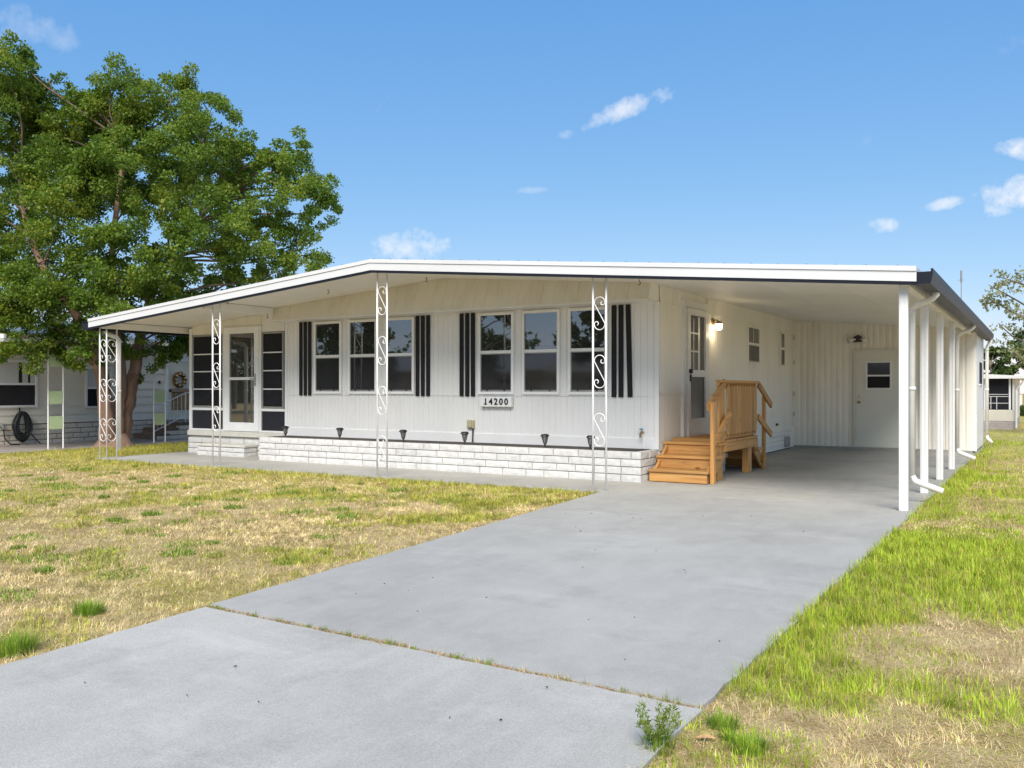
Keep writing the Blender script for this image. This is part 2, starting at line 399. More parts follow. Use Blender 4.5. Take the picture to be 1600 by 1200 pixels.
# split-face bricks: a few shared meshes, front face -Y
def brick_mesh(name, L, Hh, D, mat, seed, bumpy=.0065):
    r = random.Random(seed); nx, nz_ = 7, 3; vs = []; fs = []
    for k in range(nz_ + 1):
        for i in range(nx + 1):
            edge = i in (0, nx) or k in (0, nz_)
            vs.append((L * i / nx + (0 if i in (0, nx) else r.uniform(-.008, .008)), (0 if edge else -r.uniform(.1, 1) * bumpy), Hh * k / nz_ + (0 if k in (0, nz_) else r.uniform(-.006, .006))))
    g = lambda i, k: k * (nx + 1) + i
    for k in range(nz_):
        for i in range(nx): fs.append((g(i, k), g(i + 1, k), g(i + 1, k + 1), g(i, k + 1)))
    n = len(vs); vs += [(0, D, 0), (L, D, 0), (L, D, Hh), (0, D, Hh)]
    fs += [tuple([n, n + 1] + [g(i, 0) for i in range(nx, -1, -1)]), tuple([n + 2, n + 3] + [g(i, nz_) for i in range(nx + 1)]),
           tuple([n + 3, n] + [g(0, k) for k in range(nz_ + 1)]), tuple([n + 1, n + 2] + [g(nx, k) for k in range(nz_, -1, -1)])]
    me = bpy.data.meshes.new(name); me.from_pydata(vs, [], fs); me.materials.append(MATS[mat]); me.update(); return me
def lay(parent, meshes, L, x, y, z, length, rotz=0.0):
    o = bpy.data.objects.new('brick', random.choice(meshes)); col.objects.link(o); o.parent = parent
    o.location = Vector((x, y, z)) - base_of(parent); o.rotation_euler = (0, 0, rotz); o.scale = (length / L, 1, 1); return o
def courses(parent, meshes, L, Hh, joint, plane, at, u0, u1, z0, n, rs):
    """running bond from u0 to u1; plane 'front' faces -Y, 'side' faces +X"""
    for c in range(n):
        u = u0; first = True
        while u < u1 - .03:
            ln = L * (rs.choice((.5, .62)) if (first and c % 2) else rs.choice((1, 1, 1, 1, .74)))
            first = False
            if u + ln > u1 - .12: ln = u1 - u
            z = z0 + c * (Hh + joint); jit = rs.uniform(-.004, .004)
            if plane == 'front': lay(parent, meshes, L, u, at + jit, z, ln)
            else: lay(parent, meshes, L, at + jit, u, z, ln, R(90))
            u += ln + joint

# ------------------------------------------------------------------ the ground
def terrain():
    xs = np.concatenate([[-400, -150, -70], np.arange(-40, 20.1, 2.0), [60, 150, 400]]); ys = np.concatenate([[-400, -150, -60], np.arange(-30, 60.1, 2.0), [90, 150, 400]])
    vs = []; fs = []
    for y in ys:
        for x in xs:
            z = -.022 - .24 * min(1, max(0, (y - 25) / 11.0)); vs.append((float(x), float(y), z))
    n = len(xs)
    for j in range(len(ys) - 1):
        for i in range(n - 1): fs.append((j * n + i, j * n + i + 1, (j + 1) * n + i + 1, (j + 1) * n + i))
    me = bpy.data.meshes.new('ground'); me.from_pydata(vs, [], fs); me.update()
    return tag(link('ground', me, 'lawn_ground'), 'patchy lawn of straw coloured and green grass round the houses', 'lawn', kind='structure')
terrain()
GZ = -.022
JOINT_Y = 3.56
def xl(y): return -4.80 + (10.1 - y) * .075 if y < 10.1 else -4.80     # left rim of the driveway
def wavy(pts, amp, step, seed):
    r = random.Random(seed); out = []
    for (a, b) in zip(pts, pts[1:]):
        n = max(1, int(math.dist(a, b) / step))
        for i in range(n):
            t = i / n; out.append((a[0] + (b[0] - a[0]) * t + r.uniform(-amp, amp), a[1] + (b[1] - a[1]) * t + r.uniform(-amp, amp)))
    out.append(pts[-1]); return out
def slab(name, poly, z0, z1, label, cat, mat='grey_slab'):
    o = MB().prism(poly, 'z', z0, z1).build(name, mat); return tag(o, label, cat, kind='structure')
left = wavy([(xl(-12), -12), (xl(JOINT_Y - .018), JOINT_Y - .018)], .006, .12, 1)
right = wavy([(-1.19, JOINT_Y - .10), (-1.17, -12)], .008, .35, 2)
jf = wavy([left[-1], (-1.19, JOINT_Y - .10)], .007, .10, 3)
slab('driveway', left + jf[1:] + right[1:], -.16, -.006, 'grey painted concrete driveway slab on the street side of the cracked joint', 'driveway', 'faded_slab')
jb = wavy([(-1.20, JOINT_Y - .075), (xl(JOINT_Y + .022), JOINT_Y + .022)], .007, .10, 4)
lb = wavy([(xl(JOINT_Y + .022), JOINT_Y + .022), (xl(10.1), 10.06)], .005, .15, 5)
pat = wavy([(-4.80, 10.06), (-15.28, 10.02)], .006, .3, 6)
rb = wavy([(-1.16, 20.6), (-1.18, 9.6), (-1.20, JOINT_Y - .075)], .012, .15, 8)
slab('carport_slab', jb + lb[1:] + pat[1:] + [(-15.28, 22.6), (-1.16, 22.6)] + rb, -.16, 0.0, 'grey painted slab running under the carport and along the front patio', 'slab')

# ------------------------------------------------------------------ the mobile home
HX0, HX1, FY, RIDGE = -12.32, -4.80, 12.0, -8.52
SLOPE = .0845
def ceil_z(x): return 3.135 - SLOPE * abs(x - RIDGE)
def roof_z(x): return 3.215 - .0865 * abs(x - RIDGE)
home = thing('mobile_home', (RIDGE, 12, 0), 'white mobile home with shallow gable roof, dark shutters, porch and attached carport', 'mobile home')
front = Face('front', FY); side = Face('side', HX1)

# front wall: vertical grooves above and below a horizontal seam, a lapped band at the foot
grooved('front_wall', 'siding_front', home, 'front', FY, HX0, HX1, 1.20, 2.62, .102, .012, .008)
grooved('lower_front_wall', 'siding_front', home, 'front', FY + .003, HX0, HX1, .56, 1.206, .102, .012, .008)
front.box('seam_strip', 'siding_front', home, HX0, HX1, 1.192, 1.21, .0, .009)
front.box('base_board', 'siding_front', home, HX0, HX1 + .002, .42, .575, -.03, .014, .003)
front.box('corner_trim', 'white_paint', home, HX1 - .05, HX1 + .012, .42, 2.6, -.05, .012, .003)
front.box('corner_trim', 'white_paint', home, HX0 - .012, HX0 + .05, .42, 2.6, -.05, .012, .003)
grooved('side_wall', 'siding_side', home, 'side', HX1, 12.0, 20.02, .42, 2.84, .098, .010, .006)
side.box('seam_strip', 'siding_side', home, 12.02, 12.93, 1.215, 1.25, .0, .012)
side.box('seam_strip', 'siding_side', home, 14.14, 19.95, 1.215, 1.25, .0, .012)
grooved('upper_side_wall', 'siding_side', home, 'side', HX1 + .012, 12.0, 12.93, 2.56, 2.84, .098, .01, .006)
grooved('upper_side_wall', 'siding_side', home, 'side', HX1 + .012, 14.14, 20.02, 2.56, 2.84, .098, .01, .006)
for (a, b_) in ((12.0, 12.93), (14.14, 20.0)): side.box('wall_trim', 'siding_side', home, a, b_, 2.548, 2.572, .0, .022)
for k in range(5):
    y0 = 12.05 if k > 0 else 12.05
    MB().hexa([(HX1 - .02, 12.02, .02 + k * .095), (HX1 + .016, 12.02, .02 + k * .095), (HX1 + .016, 20.0, .02 + k * .095), (HX1 - .02, 20.0, .02 + k * .095),
               (HX1 - .02, 12.02, .108 + k * .095), (HX1 + .004, 12.02, .108 + k * .095), (HX1 + .004, 20.0, .108 + k * .095), (HX1 - .02, 20.0, .108 + k * .095)]).build('skirting_board', 'siding_side', home)
box('skirting_backing', 'dark_gap', home, HX1 - .08, HX1 - .021, 12.03, 20.0, .0, .5)
vent = side.frame('skirting_vent', 'grey_metal', home, 19.18, 19.62, .05, .27, .02, .016, .026)
for k in range(6): side.box('vent_slat', 'grey_metal', vent, 19.2, 19.6, .075 + k * .03, .09 + k * .03, .017, .024)
side.box('corner_trim', 'siding_side', home, 19.9, 19.995, .48, 2.80, .004, .03)
for z in (2.45, 1.9, 1.2, .75): side.box('hinge', 'grey_metal', home, 19.90, 19.96, z - .05, z + .05, .03, .04)
for y, z in ((18.55, .56),): MB().lathe((HX1 + .02, y, z), [(.0, -.03), (.03, -.02), (.03, .02), (.0, .03)], 8).build('pipe_cap', 'rust', home)

# canted gable panel over the windows with its drip edge
gl = lambda z: .38 - .36 * (z - 2.577)
grooved('gable_panel', 'siding_gable', home, 'front', FY, HX0 + .02, HX1, 2.577, lambda u: ceil_z(u) + .03, .205, .012, .006, gl)
front.box('gable_drip_edge', 'siding_front', home, HX0 + .01, HX1 + .013, 2.563, 2.583, -.01, .392)
for xx in (HX0 + .02, HX1 + .006):
    MB().hexa([(xx - .006, FY - .38, 2.583), (xx + .006, FY - .38, 2.583), (xx + .006, FY + .02, 2.583), (xx - .006, FY + .02, 2.583),
               (xx - .006, FY - .285, 2.85), (xx + .006, FY - .285, 2.85), (xx + .006, FY + .02, 2.85), (xx - .006, FY + .02, 2.85)]).build('gable_return', 'siding_side', home)

# roof: soffit sheets, slab, fascia, gutters
roof = part_empty('roof', (RIDGE, 12, 3.0), home)
XL, XR, YF, YB = -15.42, -1.14, 10.0, 22.7
def sloped(name, mat, x0, x1, y0, y1, zf0, zf1):
    """sheet over x0..x1 whose bottom follows zf0(x) and top zf1(x), split at the ridge"""
    xs = [x0] + ([RIDGE] if x0 < RIDGE < x1 else []) + [x1]
    poly = [(x, zf0(x)) for x in xs] + [(x, zf1(x)) for x in reversed(xs)]
    return MB().prism(poly, 'y', y0, y1).build(name, mat, roof)
n_pan = 14
for i in range(n_pan):                                      # ceiling pans run front to back, a hair apart
    a = XL + .05 + (XR - XL - .1) * i / n_pan; b_ = XL + .05 + (XR - XL - .1) * (i + 1) / n_pan - .006
    sloped('soffit_panel', 'soffit_paint', a, b_, YF + .04, YB - .05, ceil_z, lambda x: ceil_z(x) + .02)
sloped('roof_deck', 'roof_metal', XL, XR, YF + .015, YB, lambda x: roof_z(x) - .045, roof_z)
for (a, b_) in ((XL, RIDGE), (RIDGE, XR)):
    sloped('fascia', 'fascia_paint', a, b_, YF - .012, YF + .02, lambda x: roof_z(x) - .155, lambda x: roof_z(x) - .05)
    sloped('fascia_lip', 'fascia_paint', a, b_, YF - .024, YF + .01, lambda x: roof_z(x) - .047, lambda x: roof_z(x) + .006)
    sloped('drip_strip', 'navy_metal', a, b_, YF - .004, YF + .03, lambda x: roof_z(x) - .19, lambda x: roof_z(x) - .157)
ms = MB()
for i in range(46):
    x = XL + .15 + i * .31; z = roof_z(x) + .006; ms.box(x - .007, x + .007, YF - .02, YF + .0, z, z + .012)
tag(ms.build('roof_screw_heads', 'grey_metal', roof), kind='stuff')
def gutter(x0, x1, sgn):
    zt = 2.55 if sgn > 0 else 2.575
    poly = [(x0, zt - .03), (x0, zt - .155), (x1, zt - .155), (x1 + sgn * .02, zt - .05), (x1 + sgn * .02, zt), (x1 - sgn * .0, zt), (x1, zt - .03)]
    return MB().prism(poly, 'y', YF - .005, YB + .02).build('gutter', 'navy_metal', roof)
gutter(XR + .002, XR + .135, 1); gutter(XL - .002, XL - .185, -1)
for (x, y0_) in ((-1.27, 10.1), (-15.2, 10.1)):             # beams under the eaves, carried by the posts
    box('eave_beam', 'soffit_paint', roof, x - .04, x + .04, y0_, 22.5, ceil_z(x) - .125, ceil_z(x) - .004, .004)
MB().hexa([(-12.36, 10.1, ceil_z(-12.3) - .14), (-12.28, 10.1, ceil_z(-12.3) - .14), (-12.28, 11.66, ceil_z(-12.3) - .14), (-12.36, 11.66, ceil_z(-12.3) - .14),
           (-12.36, 10.1, ceil_z(-12.3) - .005), (-12.28, 10.1, ceil_z(-12.3) - .005), (-12.28, 11.66, ceil_z(-12.3) - .005), (-12.36, 11.66, ceil_z(-12.3) - .005)]).build('rafter', 'soffit_paint', roof)

# front windows
def window(face, u0, u1, v0, v1, rail, parent=home, deep=.035, fm='white_metal', up='window_glass', low='window_screened', clips=True, trim=.045):
    w = part_empty('window', face.p(u0, v0, 0), parent)
    face.frame('frame', fm, w, u0, u1, v0, v1, trim, .002, deep)
    face.box('glass_pane', up, w, u0 + trim - .002, u1 - trim + .002, rail - .0, v1 - trim + .002, .006, .014)
    face.box('screen_pane', low, w, u0 + trim - .002, u1 - trim + .002, v0 + trim - .002, rail + .0, .010, .018)
    face.box('meeting_rail', fm, w, u0 + trim, u1 - trim, rail - .024, rail + .024, .014, .032, .003)
    gi = .014
    face.frame('screen_frame', 'grey_metal', w, u0 + trim, u1 - trim, v0 + trim, rail - .024, gi, .012, .024, .028)
    if clips:
        for q in (.25, .74):
            uu = u0 + (u1 - u0) * q; face.box('clip', 'black_plastic', w, uu - .012, uu + .012, v0 + trim + .006, v0 + trim + .03, .024, .032)
    return w
for (a, b_) in ((-11.565, -10.89), (-10.73, -10.06), (-9.895, -9.235), (-7.92, -7.24), (-7.09, -6.41), (-6.265, -5.60)):
    window(front, a, b_, 1.215, 2.54, 1.90)
def shutter(u, tilt=False):
    s = part_empty('shutter', (u, FY, 1.18), home)
    for k in range(3):
        a = u + k * .113; lean = .035 if (tilt and k == 2) else 0
        MB().hexa([(a + lean, FY - .006, 1.18), (a + .080 + lean, FY - .006, 1.18), (a + .080 + lean, FY - .03, 1.18), (a + lean, FY - .03, 1.18),
                   (a, FY - .006, 2.553), (a + .080, FY - .006, 2.553), (a + .080, FY - .03, 2.553), (a, FY - .03, 2.553)]).build('slat', 'shutter_vinyl', s, bevel=.008)
for u, t in ((-11.945, False), (-9.21, False), (-8.295, False), (-5.535, True)): shutter(u, t)

# house number plate
plate = front.box('number_plate', 'white_paint', home, -7.85, -7.25, 1.015, 1.182, .012, .085, .006)
def digit(ch, u, v, hgt, parent):
    cu = bpy.data.curves.new('digit', 'FONT'); cu.body = ch; cu.size = hgt / .70; cu.extrude = .004; cu.offset = .0035
    to = bpy.data.objects.new('digit_source', cu); col.objects.link(to)
    bpy.context.view_layer.update()
    dg = bpy.context.evaluated_depsgraph_get(); me = bpy.data.meshes.new_from_object(to.evaluated_get(dg))
    bpy.data.objects.remove(to)
    me.name = 'digit'
    me.transform(Matrix.Translation((0, 0, 0)) @ Matrix.Rotation(R(90), 4, 'X'))
    xs = [q.co.x for q in me.vertices]; mid = (min(xs) + max(xs)) / 2
    if ch == '1':                                            # the numeral stands on a foot
        bmm = bmesh.new(); bmm.from_mesh(me)
        geo = bmesh.ops.create_cube(bmm, size=1.0, matrix=Matrix.Translation((max(xs) - .013, 0, .006)) @ Matrix.Diagonal((.062, .008, .014, 1)))
        bmm.to_mesh(me); bmm.free()
    o = bpy.data.objects.new('digit', me); col.objects.link(o); me.materials.clear(); me.materials.append(MATS['black_ink'])
    o.parent = parent; o.location = Vector((u - mid, FY - .089, v)) - base_of(parent)
for i, ch in enumerate('14200'): digit(ch, -7.735 + i * .098, 1.052, .098, plate)
# outlet with its cord, garden tap
ol = front.box('outlet_box', 'beige_plastic', home, -8.13, -8.0, .655, .79, .0, .05, .006)
front.box('outlet_cover', 'beige_plastic', ol, -8.10, -8.03, .672, .775, .05, .066, .004)
MB().tube([(-8.02, FY - .03, .66), (-8.02, FY - .035, .56), (-8.015, FY - .05, .48), (-7.99, FY - .09, .44)], .012, 6).build('power_cord', 'black_plastic', ol)
tap = MB().tube([(-5.035, FY, .66), (-5.035, FY - .08, .66), (-5.035, FY - .11, .64), (-5.035, FY - .115, .59)], [.014, .016, .016, .013], 8).build('garden_tap', 'brass', home)
MB().tube([(-5.035, FY - .07, .66), (-5.035, FY - .07, .71)], .007, 6).build('valve_stem', 'brass', tap)
MB().lathe((-5.035, FY - .07, .715), [(.0, -.012), (.034, -.008), (.034, .008), (.0, .012)], 8).build('valve_wheel', 'blue_valve', tap)
MB().tube([(-5.035, FY - .02, .66), (-5.03, FY - .022, .43)], .009, 6).build('supply_pipe', 'white_metal', tap)

# screened porch to the side of the house front
PX0 = -15.03
porch = part_empty('screen_porch', (PX0, FY, .42), home)
def screens(u0, u1):
    front.box('screen_panel', 'screen_mesh', porch, u0, u1, .925, 2.40, .004, .012)
    front.frame('screen_frame', 'grey_metal', porch, u0, u1, .93, 2.40, .035, .008, .03)
    for z in (1.30, 1.655, 2.005): front.box('screen_bar', 'white_metal', porch, u0 + .035, u1 - .035, z - .011, z + .011, .011, .028)
    front.box('rail', 'white_paint', porch, u0 - .01, u1 + .01, .875, .925, .0, .03)
    front.box('kick_panel', 'kick_panel', porch, u0, u1, .50, .875, .004, .016)
    front.box('bottom_rail', 'white_paint', porch, u0 - .01, u1 + .01, .468, .50, .0, .03)
screens(PX0 + .085, -14.02); screens(-12.93, -12.345)
front.box('corner_post', 'white_paint', porch, PX0, PX0 + .075, .42, 2.54, -.04, .04, .004)
MB().prism([(PX0 + .078, 2.405), (-14.02, 2.405), (-14.02, ceil_z(-14.02) - .005), (PX0 + .078, ceil_z(PX0 + .078) - .005)], 'y', FY - .02, FY + .02).build('header_panel', 'siding_gable', porch)
MB().prism([(-12.93, 2.405), (-12.335, 2.405), (-12.335, ceil_z(-12.335) - .005), (-12.93, ceil_z(-12.93) - .005)], 'y', FY - .02, FY + .02).build('header_panel', 'siding_front', porch)
MB().prism([(-14.015, 2.53), (-12.935, 2.53), (-12.935, ceil_z(-12.935) - .005), (-14.015, ceil_z(-14.015) - .005)], 'y', FY - .022, FY + .02).build('header_panel', 'siding_gable', porch)
for a in (-14.012, -12.985): front.box('door_post', 'white_paint', porch, a, a + .05, .468, 2.527, -.02, .045, .003)
box('porch_sill', 'concrete_cap', porch, PX0 - .03, HX0 + .0, FY - .06, FY + .3, .36, .465, .006)
box('side_screen', 'screen_mesh', porch, PX0 + .01, PX0 + .03, FY + .05, 20, .5, 2.5)
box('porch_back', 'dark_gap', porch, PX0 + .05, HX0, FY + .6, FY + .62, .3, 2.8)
box('porch_base', 'mortar', porch, PX0, HX0, FY - .02, FY + .3, 0, .36)
sdoor = front.frame('storm_door', 'white_metal', home, -13.957, -12.99, .475, 2.525, .13, .0, .05, .17)
front.box('upper_glass', 'door_glass', sdoor, -13.83, -13.118, 1.52, 2.40, .012, .02)
front.box('lower_glass', 'door_glass', sdoor, -13.83, -13.118, .64, 1.49, .012, .02)
front.box('middle_rail', 'white_metal', sdoor, -13.828, -13.12, 1.48, 1.535, .01, .045, .003)
front.box('latch_plate', 'grey_metal', sdoor, -13.10, -13.065, 1.36, 1.6, .05, .062, .003)
MB().tube([front.p(-13.20, 1.50, .085), front.p(-13.075, 1.50, .085), front.p(-13.075, 1.50, .05)], .01, 6).build('handle', 'grey_metal', sdoor)
# side entry with storm door, under the carport
fr = side.frame('entry_frame', 'white_paint', home, 12.93, 14.14, .55, 2.70, .115, .0, .045, .0)
ed = side.frame('entry_door', 'white_metal', home, 13.10, 14.02, .565, 2.575, .105, .012, .062, .27)
side.box('upper_glass', 'side_glass', ed, 13.20, 13.92, 1.60, 2.475, .022, .03)
side.box('lower_screen', 'window_screened', ed, 13.20, 13.92, .83, 1.50, .024, .032)
side.box('middle_rail', 'white_metal', ed, 13.205, 13.915, 1.495, 1.605, .02, .058, .003)
side.box('kick_plate', 'white_metal', ed, 13.25, 13.87, .60, .80, .062, .068, .003)
for z in (1.90, 2.19): side.box('muntin', 'white_metal', ed, 13.24, 13.62, z - .012, z + .012, .031, .036)
side.box('muntin', 'white_metal', ed, 13.40, 13.425, 1.62, 2.42, .031, .037)
side.box('inner_stile', 'white_metal', ed, 13.62, 13.70, 1.61, 2.46, .031, .036)
MB().lathe(side.p(13.15, 1.58, .085), [(.0, -.04), (.03, -.03), (.032, .0), (.03, .03), (.0, .04)], 10).build('door_knob', 'black_plastic', ed)
side.box('door_latch', 'black_plastic', ed, 13.155, 13.19, 1.42, 1.53, .062, .085)
window(side, 16.43, 17.22, 1.79, 2.50, 2.165, trim=.03, up='side_glass', clips=False, fm='siding_side')
side.box('muntin', 'white_metal', home, 16.815, 16.83, 2.2, 2.47, .016, .024)
window(side, 18.82, 19.18, 1.78, 2.51, 2.165, trim=.03, up='side_glass', clips=False, fm='siding_side')

# storage room that closes the carport
SY = 20.0
shed = part_empty('storage_room', (-3, SY, 0), home)
shf = Face('front', SY)
grooved('shed_wall', 'shed_metal', shed, 'front', SY, -4.79, -1.21, .055, lambda u: ceil_z(u) + .01, .125, .06, .012)
box('shed_footing', 'mortar', shed, -4.76, -1.24, SY - .05, SY + .06, 0, .055)
grooved('shed_wall', 'shed_metal', shed, 'side', -1.21, SY + .0, 22.5, .055, 2.52, .125, .06, .012)
MB().box(-1.26, -1.17, 20.02, 20.14, .04, 2.5).build('corner_post', 'white_paint', shed)
box('side_panel', 'white_paint', shed, -1.2, -1.178, 20.3, 22.5, .06, 2.45)
sw = box('window', 'dark_gap', shed, -1.178, -1.165, 21.0, 21.75, 1.41, 1.87)
box('sill', 'white_metal', sw, -1.178, -1.15, 20.97, 21.78, 1.385, 1.408)
dr = shf.box('shed_door', 'shed_door', shed, -3.475, -2.60, .075, 2.10, .026, .058, .004)
shf.frame('door_frame', 'shed_door', dr, -3.52, -2.555, .058, 2.145, .042, .0, .05)
shf.frame('window_frame', 'white_metal', dr, -3.27, -2.745, 1.285, 1.90, .04, .058, .076)
shf.box('upper_pane', 'window_screened', dr, -3.232, -2.783, 1.60, 1.862, .059, .064)
shf.box('lower_pane', 'dark_gap', dr, -3.232, -2.783, 1.323, 1.57, .059, .064)
shf.box('window_rail', 'white_metal', dr, -3.232, -2.783, 1.57, 1.605, .06, .074)
for z in (1.135, 1.02):
    k = MB().tube([shf.p(-3.40, z, .056), shf.p(-3.40, z, .066)], .036, 14).build('lock_rose', 'steel', dr)
    MB().tube([shf.p(-3.40, z, .066), shf.p(-3.40, z, .11 if z < 1.1 else .075)], [.02, .03] if z < 1.1 else [.02, .02], 12).build('door_knob' if z < 1.1 else 'deadbolt', 'brass' if z < 1.1 else 'steel', dr)
fl = MB().prism([(-3.53, 2.31), (-3.31, 2.31), (-3.34, 2.42), (-3.42, 2.47), (-3.50, 2.42)], 'y', SY - .09, SY - .024).build('flood_light', 'black_plastic', home)
for sgn in (-1, 1):
    a = Vector((-3.42 + sgn * .06, SY - .07, 2.37)); b_ = a + Vector((sgn * .11, -.11, -.035)); dv = (b_ - a)
    MB().tube([a, a + dv * .45, a + dv * .75, b_], [.03, .035, .055, .058], 12).build('spot_bulb', 'lens_dim', fl, True)

# wall lamp by the entry (lit)
lp = MB().tube([side.p(14.42, 2.44, .0), side.p(14.42, 2.44, .03)], .055, 14).build('wall_lamp', 'brass', home)
MB().tube([side.p(14.42, 2.45, .03), side.p(14.42, 2.47, .07), side.p(14.42, 2.44, .11)], .012, 8).build('lamp_arm', 'brass', lp)
MB().lathe(side.p(14.42, 2.40, .115), [(.03, .045), (.055, .03), (.06, .0)], 14).build('lamp_cap', 'brass', lp)
MB().lathe(side.p(14.42, 2.30, .115), [(.0, -.01), (.045, 0), (.062, .05), (.055, .098)], 14).build('lamp_shade', 'lamp_glow', lp, True)
ld = bpy.data.lights.new('bulb', 'POINT'); lo = bpy.data.objects.new('bulb', ld); col.objects.link(lo); ld.energy = 1.3; ld.color = (1, .78, .5); ld.shadow_soft_size = .06
lo.parent = lp; lo.location = Vector(side.p(14.42, 2.22, .16)) - base_of(lp)

# posts
def scroll(parent, c, along, w, h):
    r = w / 2; pts = []
    for i in range(13):                                      # inner curl
        t = R(-200 + i * 200 / 12); q = .35 + .65 * (i / 12); pts.append((r * (1 - .42) + r * .42 * math.cos(t) * q if i < 12 else r, h / 2 - r + r * .42 * math.sin(t) * q))
    pts = [(r * .52 + .48 * r * math.cos(R(-250 + 250 * i / 10)) * (.45 + .55 * i / 10), h / 2 - r + .48 * r * math.sin(R(-250 + 250 * i / 10)) * (.45 + .55 * i / 10)) for i in range(11)]
    pts += [(r * math.cos(R(180 * i / 12)), h / 2 - r + r * math.sin(R(180 * i / 12))) for i in range(1, 13)]
    full = pts + [(-x, -z) for (x, z) in reversed(pts)]
    P = [(c[0] + x * along[0], c[1] + x * along[1], c[2] + z) for (x, z) in full]
    return MB().tube(P, .0065, 5).build('scroll', 'white_metal', parent, True)
def iron_post(x, pairs, tops, zt, y=10.18):
    po = part_empty('ornamental_post', (x, y, 0), home)
    done = set()
    for (a, b_) in pairs:
        for q in (a, b_):
            if q not in done:
                done.add(q); MB().tube([(*q, 0), (*q, zt)], .0135, 8).build('pipe', 'white_metal', po, True)
        al = Vector((b_[0] - a[0], b_[1] - a[1], 0)); L = al.length; al.normalize()
        for tz in tops: scroll(po, ((a[0] + b_[0]) / 2, (a[1] + b_[1]) / 2, tz - .21), al, L - .034, .42)
    return po
hw = .093
iron_post(-12.09, [((-12.09 - hw, 10.18), (-12.09 + hw, 10.18))], (2.49, 1.745, 1.0), ceil_z(-12.1) - .003)
iron_post(-8.45, [((-8.45 - hw, 10.18), (-8.45 + hw, 10.18))], (2.83, 2.085, 1.34, .6), ceil_z(-8.45) - .003)
iron_post(-4.87, [((-4.87 - hw, 10.18), (-4.87 + hw, 10.18))], (2.48, 1.735, .99), ceil_z(-4.87) - .003)
iron_post(-15.18, [((-15.26, 10.12), (-15.05, 10.12)), ((-15.05, 10.12), (-15.05, 10.33))], (2.23, 1.485, .74), ceil_z(-15.2) - .125)
for y in (10.18, 12.05, 13.95, 15.85):
    po = MB().box(-1.33, -1.24, y - .04, y + .04, 0, ceil_z(-1.285) - .10).build('carport_post', 'white_paint', home, bevel=.006)
    for q in (-.02, .02): box('rib', 'white_paint', po, -1.285 + q - .006, -1.285 + q + .006, y - .046, y - .0405, .002, ceil_z(-1.285) - .13)
# downspouts: out of the gutter, back to the wall line, down, and a kick at the foot
def downspout(gx, x, y, zt, zb, kick=None, r=.036):
    mid = (gx + x) / 2
    pts = [(gx, y, zt + .06), (gx, y, zt), (gx + (x - gx) * .12, y, zt - .035), (gx + (x - gx) * .85, y, zt - .115), (x, y, zt - .16), (x, y, zb + .03)]
    d = MB().tube(pts, r, 12).build('downspout', 'pvc', home, True)
    if kick is not None:
        MB().tube([(x, y, zb + .06), (x + (kick - x) * .12, y, zb), (kick, y, zb - .10)], r * 1.04, 12).build('kick_out', 'pvc', d, True)
    for z in (zt - .19, (zt + zb) / 2): MB().tube([(x, y, z - .02), (x, y, z + .02)], r * 1.14, 12).build('collar', 'pvc', d, True)
downspout(-1.05, -1.30, 11.0, 2.37, .24, -.98); downspout(-1.05, -1.30, 17.05, 2.37, .2, -1.02); downspout(-1.03, -1.10, 22.3, 2.37, .2, -1.0)
downspout(-15.52, -15.12, 10.42, 2.40, .12, None, .042)
# plant hooks under the soffit
for (x, y) in ((-12.0, 10.34), (-12.27, 11.5), (-10.3, 11.0), (-8.43, 10.34), (-8.62, 11.5), (-4.78, 10.34), (-4.80, 11.3)):
    z = ceil_z(x) if abs(x + 12.27) > .1 else ceil_z(x) - .13
    MB().tube([(x, y, z), (x, y, z - .03), (x + .016, y, z - .045), (x + .018, y, z - .065), (x, y, z - .08), (x - .016, y, z - .066)], .006, 6).build('plant_hook', 'rust', home)

# ------------------------------------------------------------------ masonry in front of the house
BL, BH, BJ = .40, .0955, .013
white_bricks = [brick_mesh('white_brick', BL, BH, .095, 'white_brick', k) for k in range(6)]
planter = thing('brick_planter', (-8.5, 11.35, 0), 'long low white brick planter under the front windows', 'planter')
rs = random.Random(4)
courses(planter, white_bricks, BL, BH, BJ, 'front', 11.35, HX0, HX1, 0, 4, rs)
courses(planter, white_bricks, BL, BH, BJ, 'side', HX1 - .0, 11.35 + .10, 11.97, 0, 4, rs)
for c in range(4): lay(planter, white_bricks, BL, HX0 + .0, 11.97, c * (BH + BJ), .5, R(-90))
box('core', 'mortar', planter, HX0 + .014, HX1 - .014, 11.364, 11.98, 0, .405)
box('soil', 'planter_soil', planter, HX0 + .1, HX1 - .1, 11.45, 11.985, .405, .425)
courses(porch, white_bricks, BL, BH, BJ, 'front', FY - .045, PX0 - .02, HX0 - .02, 0, 3, rs)
step = thing('brick_doorstep', (-13.9, 11.7, 0), 'short white brick doorstep below the screened porch door', 'doorstep')
courses(step, white_bricks, BL, BH * .82, BJ, 'front', 11.62, -14.35, -13.02, 0, 2, rs)
courses(step, white_bricks, BL, BH * .82, BJ, 'side', -13.02, 11.72, 11.93, 0, 2, rs)
for o in step.children: o.scale[2] = .82
box('core', 'mortar', step, -14.336, -13.034, 11.634, 11.94, 0, .178)
box('step_slab', 'concrete_cap', step, -14.37, -13.0, 11.60, 11.945, .18, .225, .008)
hb = thing('brick_pier', (-4.3, 13.0, 0), 'low white brick pier with stone caps under the wooden landing', 'brick pier')
courses(hb, white_bricks, BL, BH, BJ, 'side', -4.32, 12.42, 13.62, 0, 2, rs)
box('core', 'mortar', hb, -4.75, -4.33, 12.43, 13.6, 0, .215)
for k in range(2): box('cap_stone', 'white_brick', hb, -4.78, -4.28, 12.40 + k * .62, 13.01 + k * .62, .218, .30, .012)

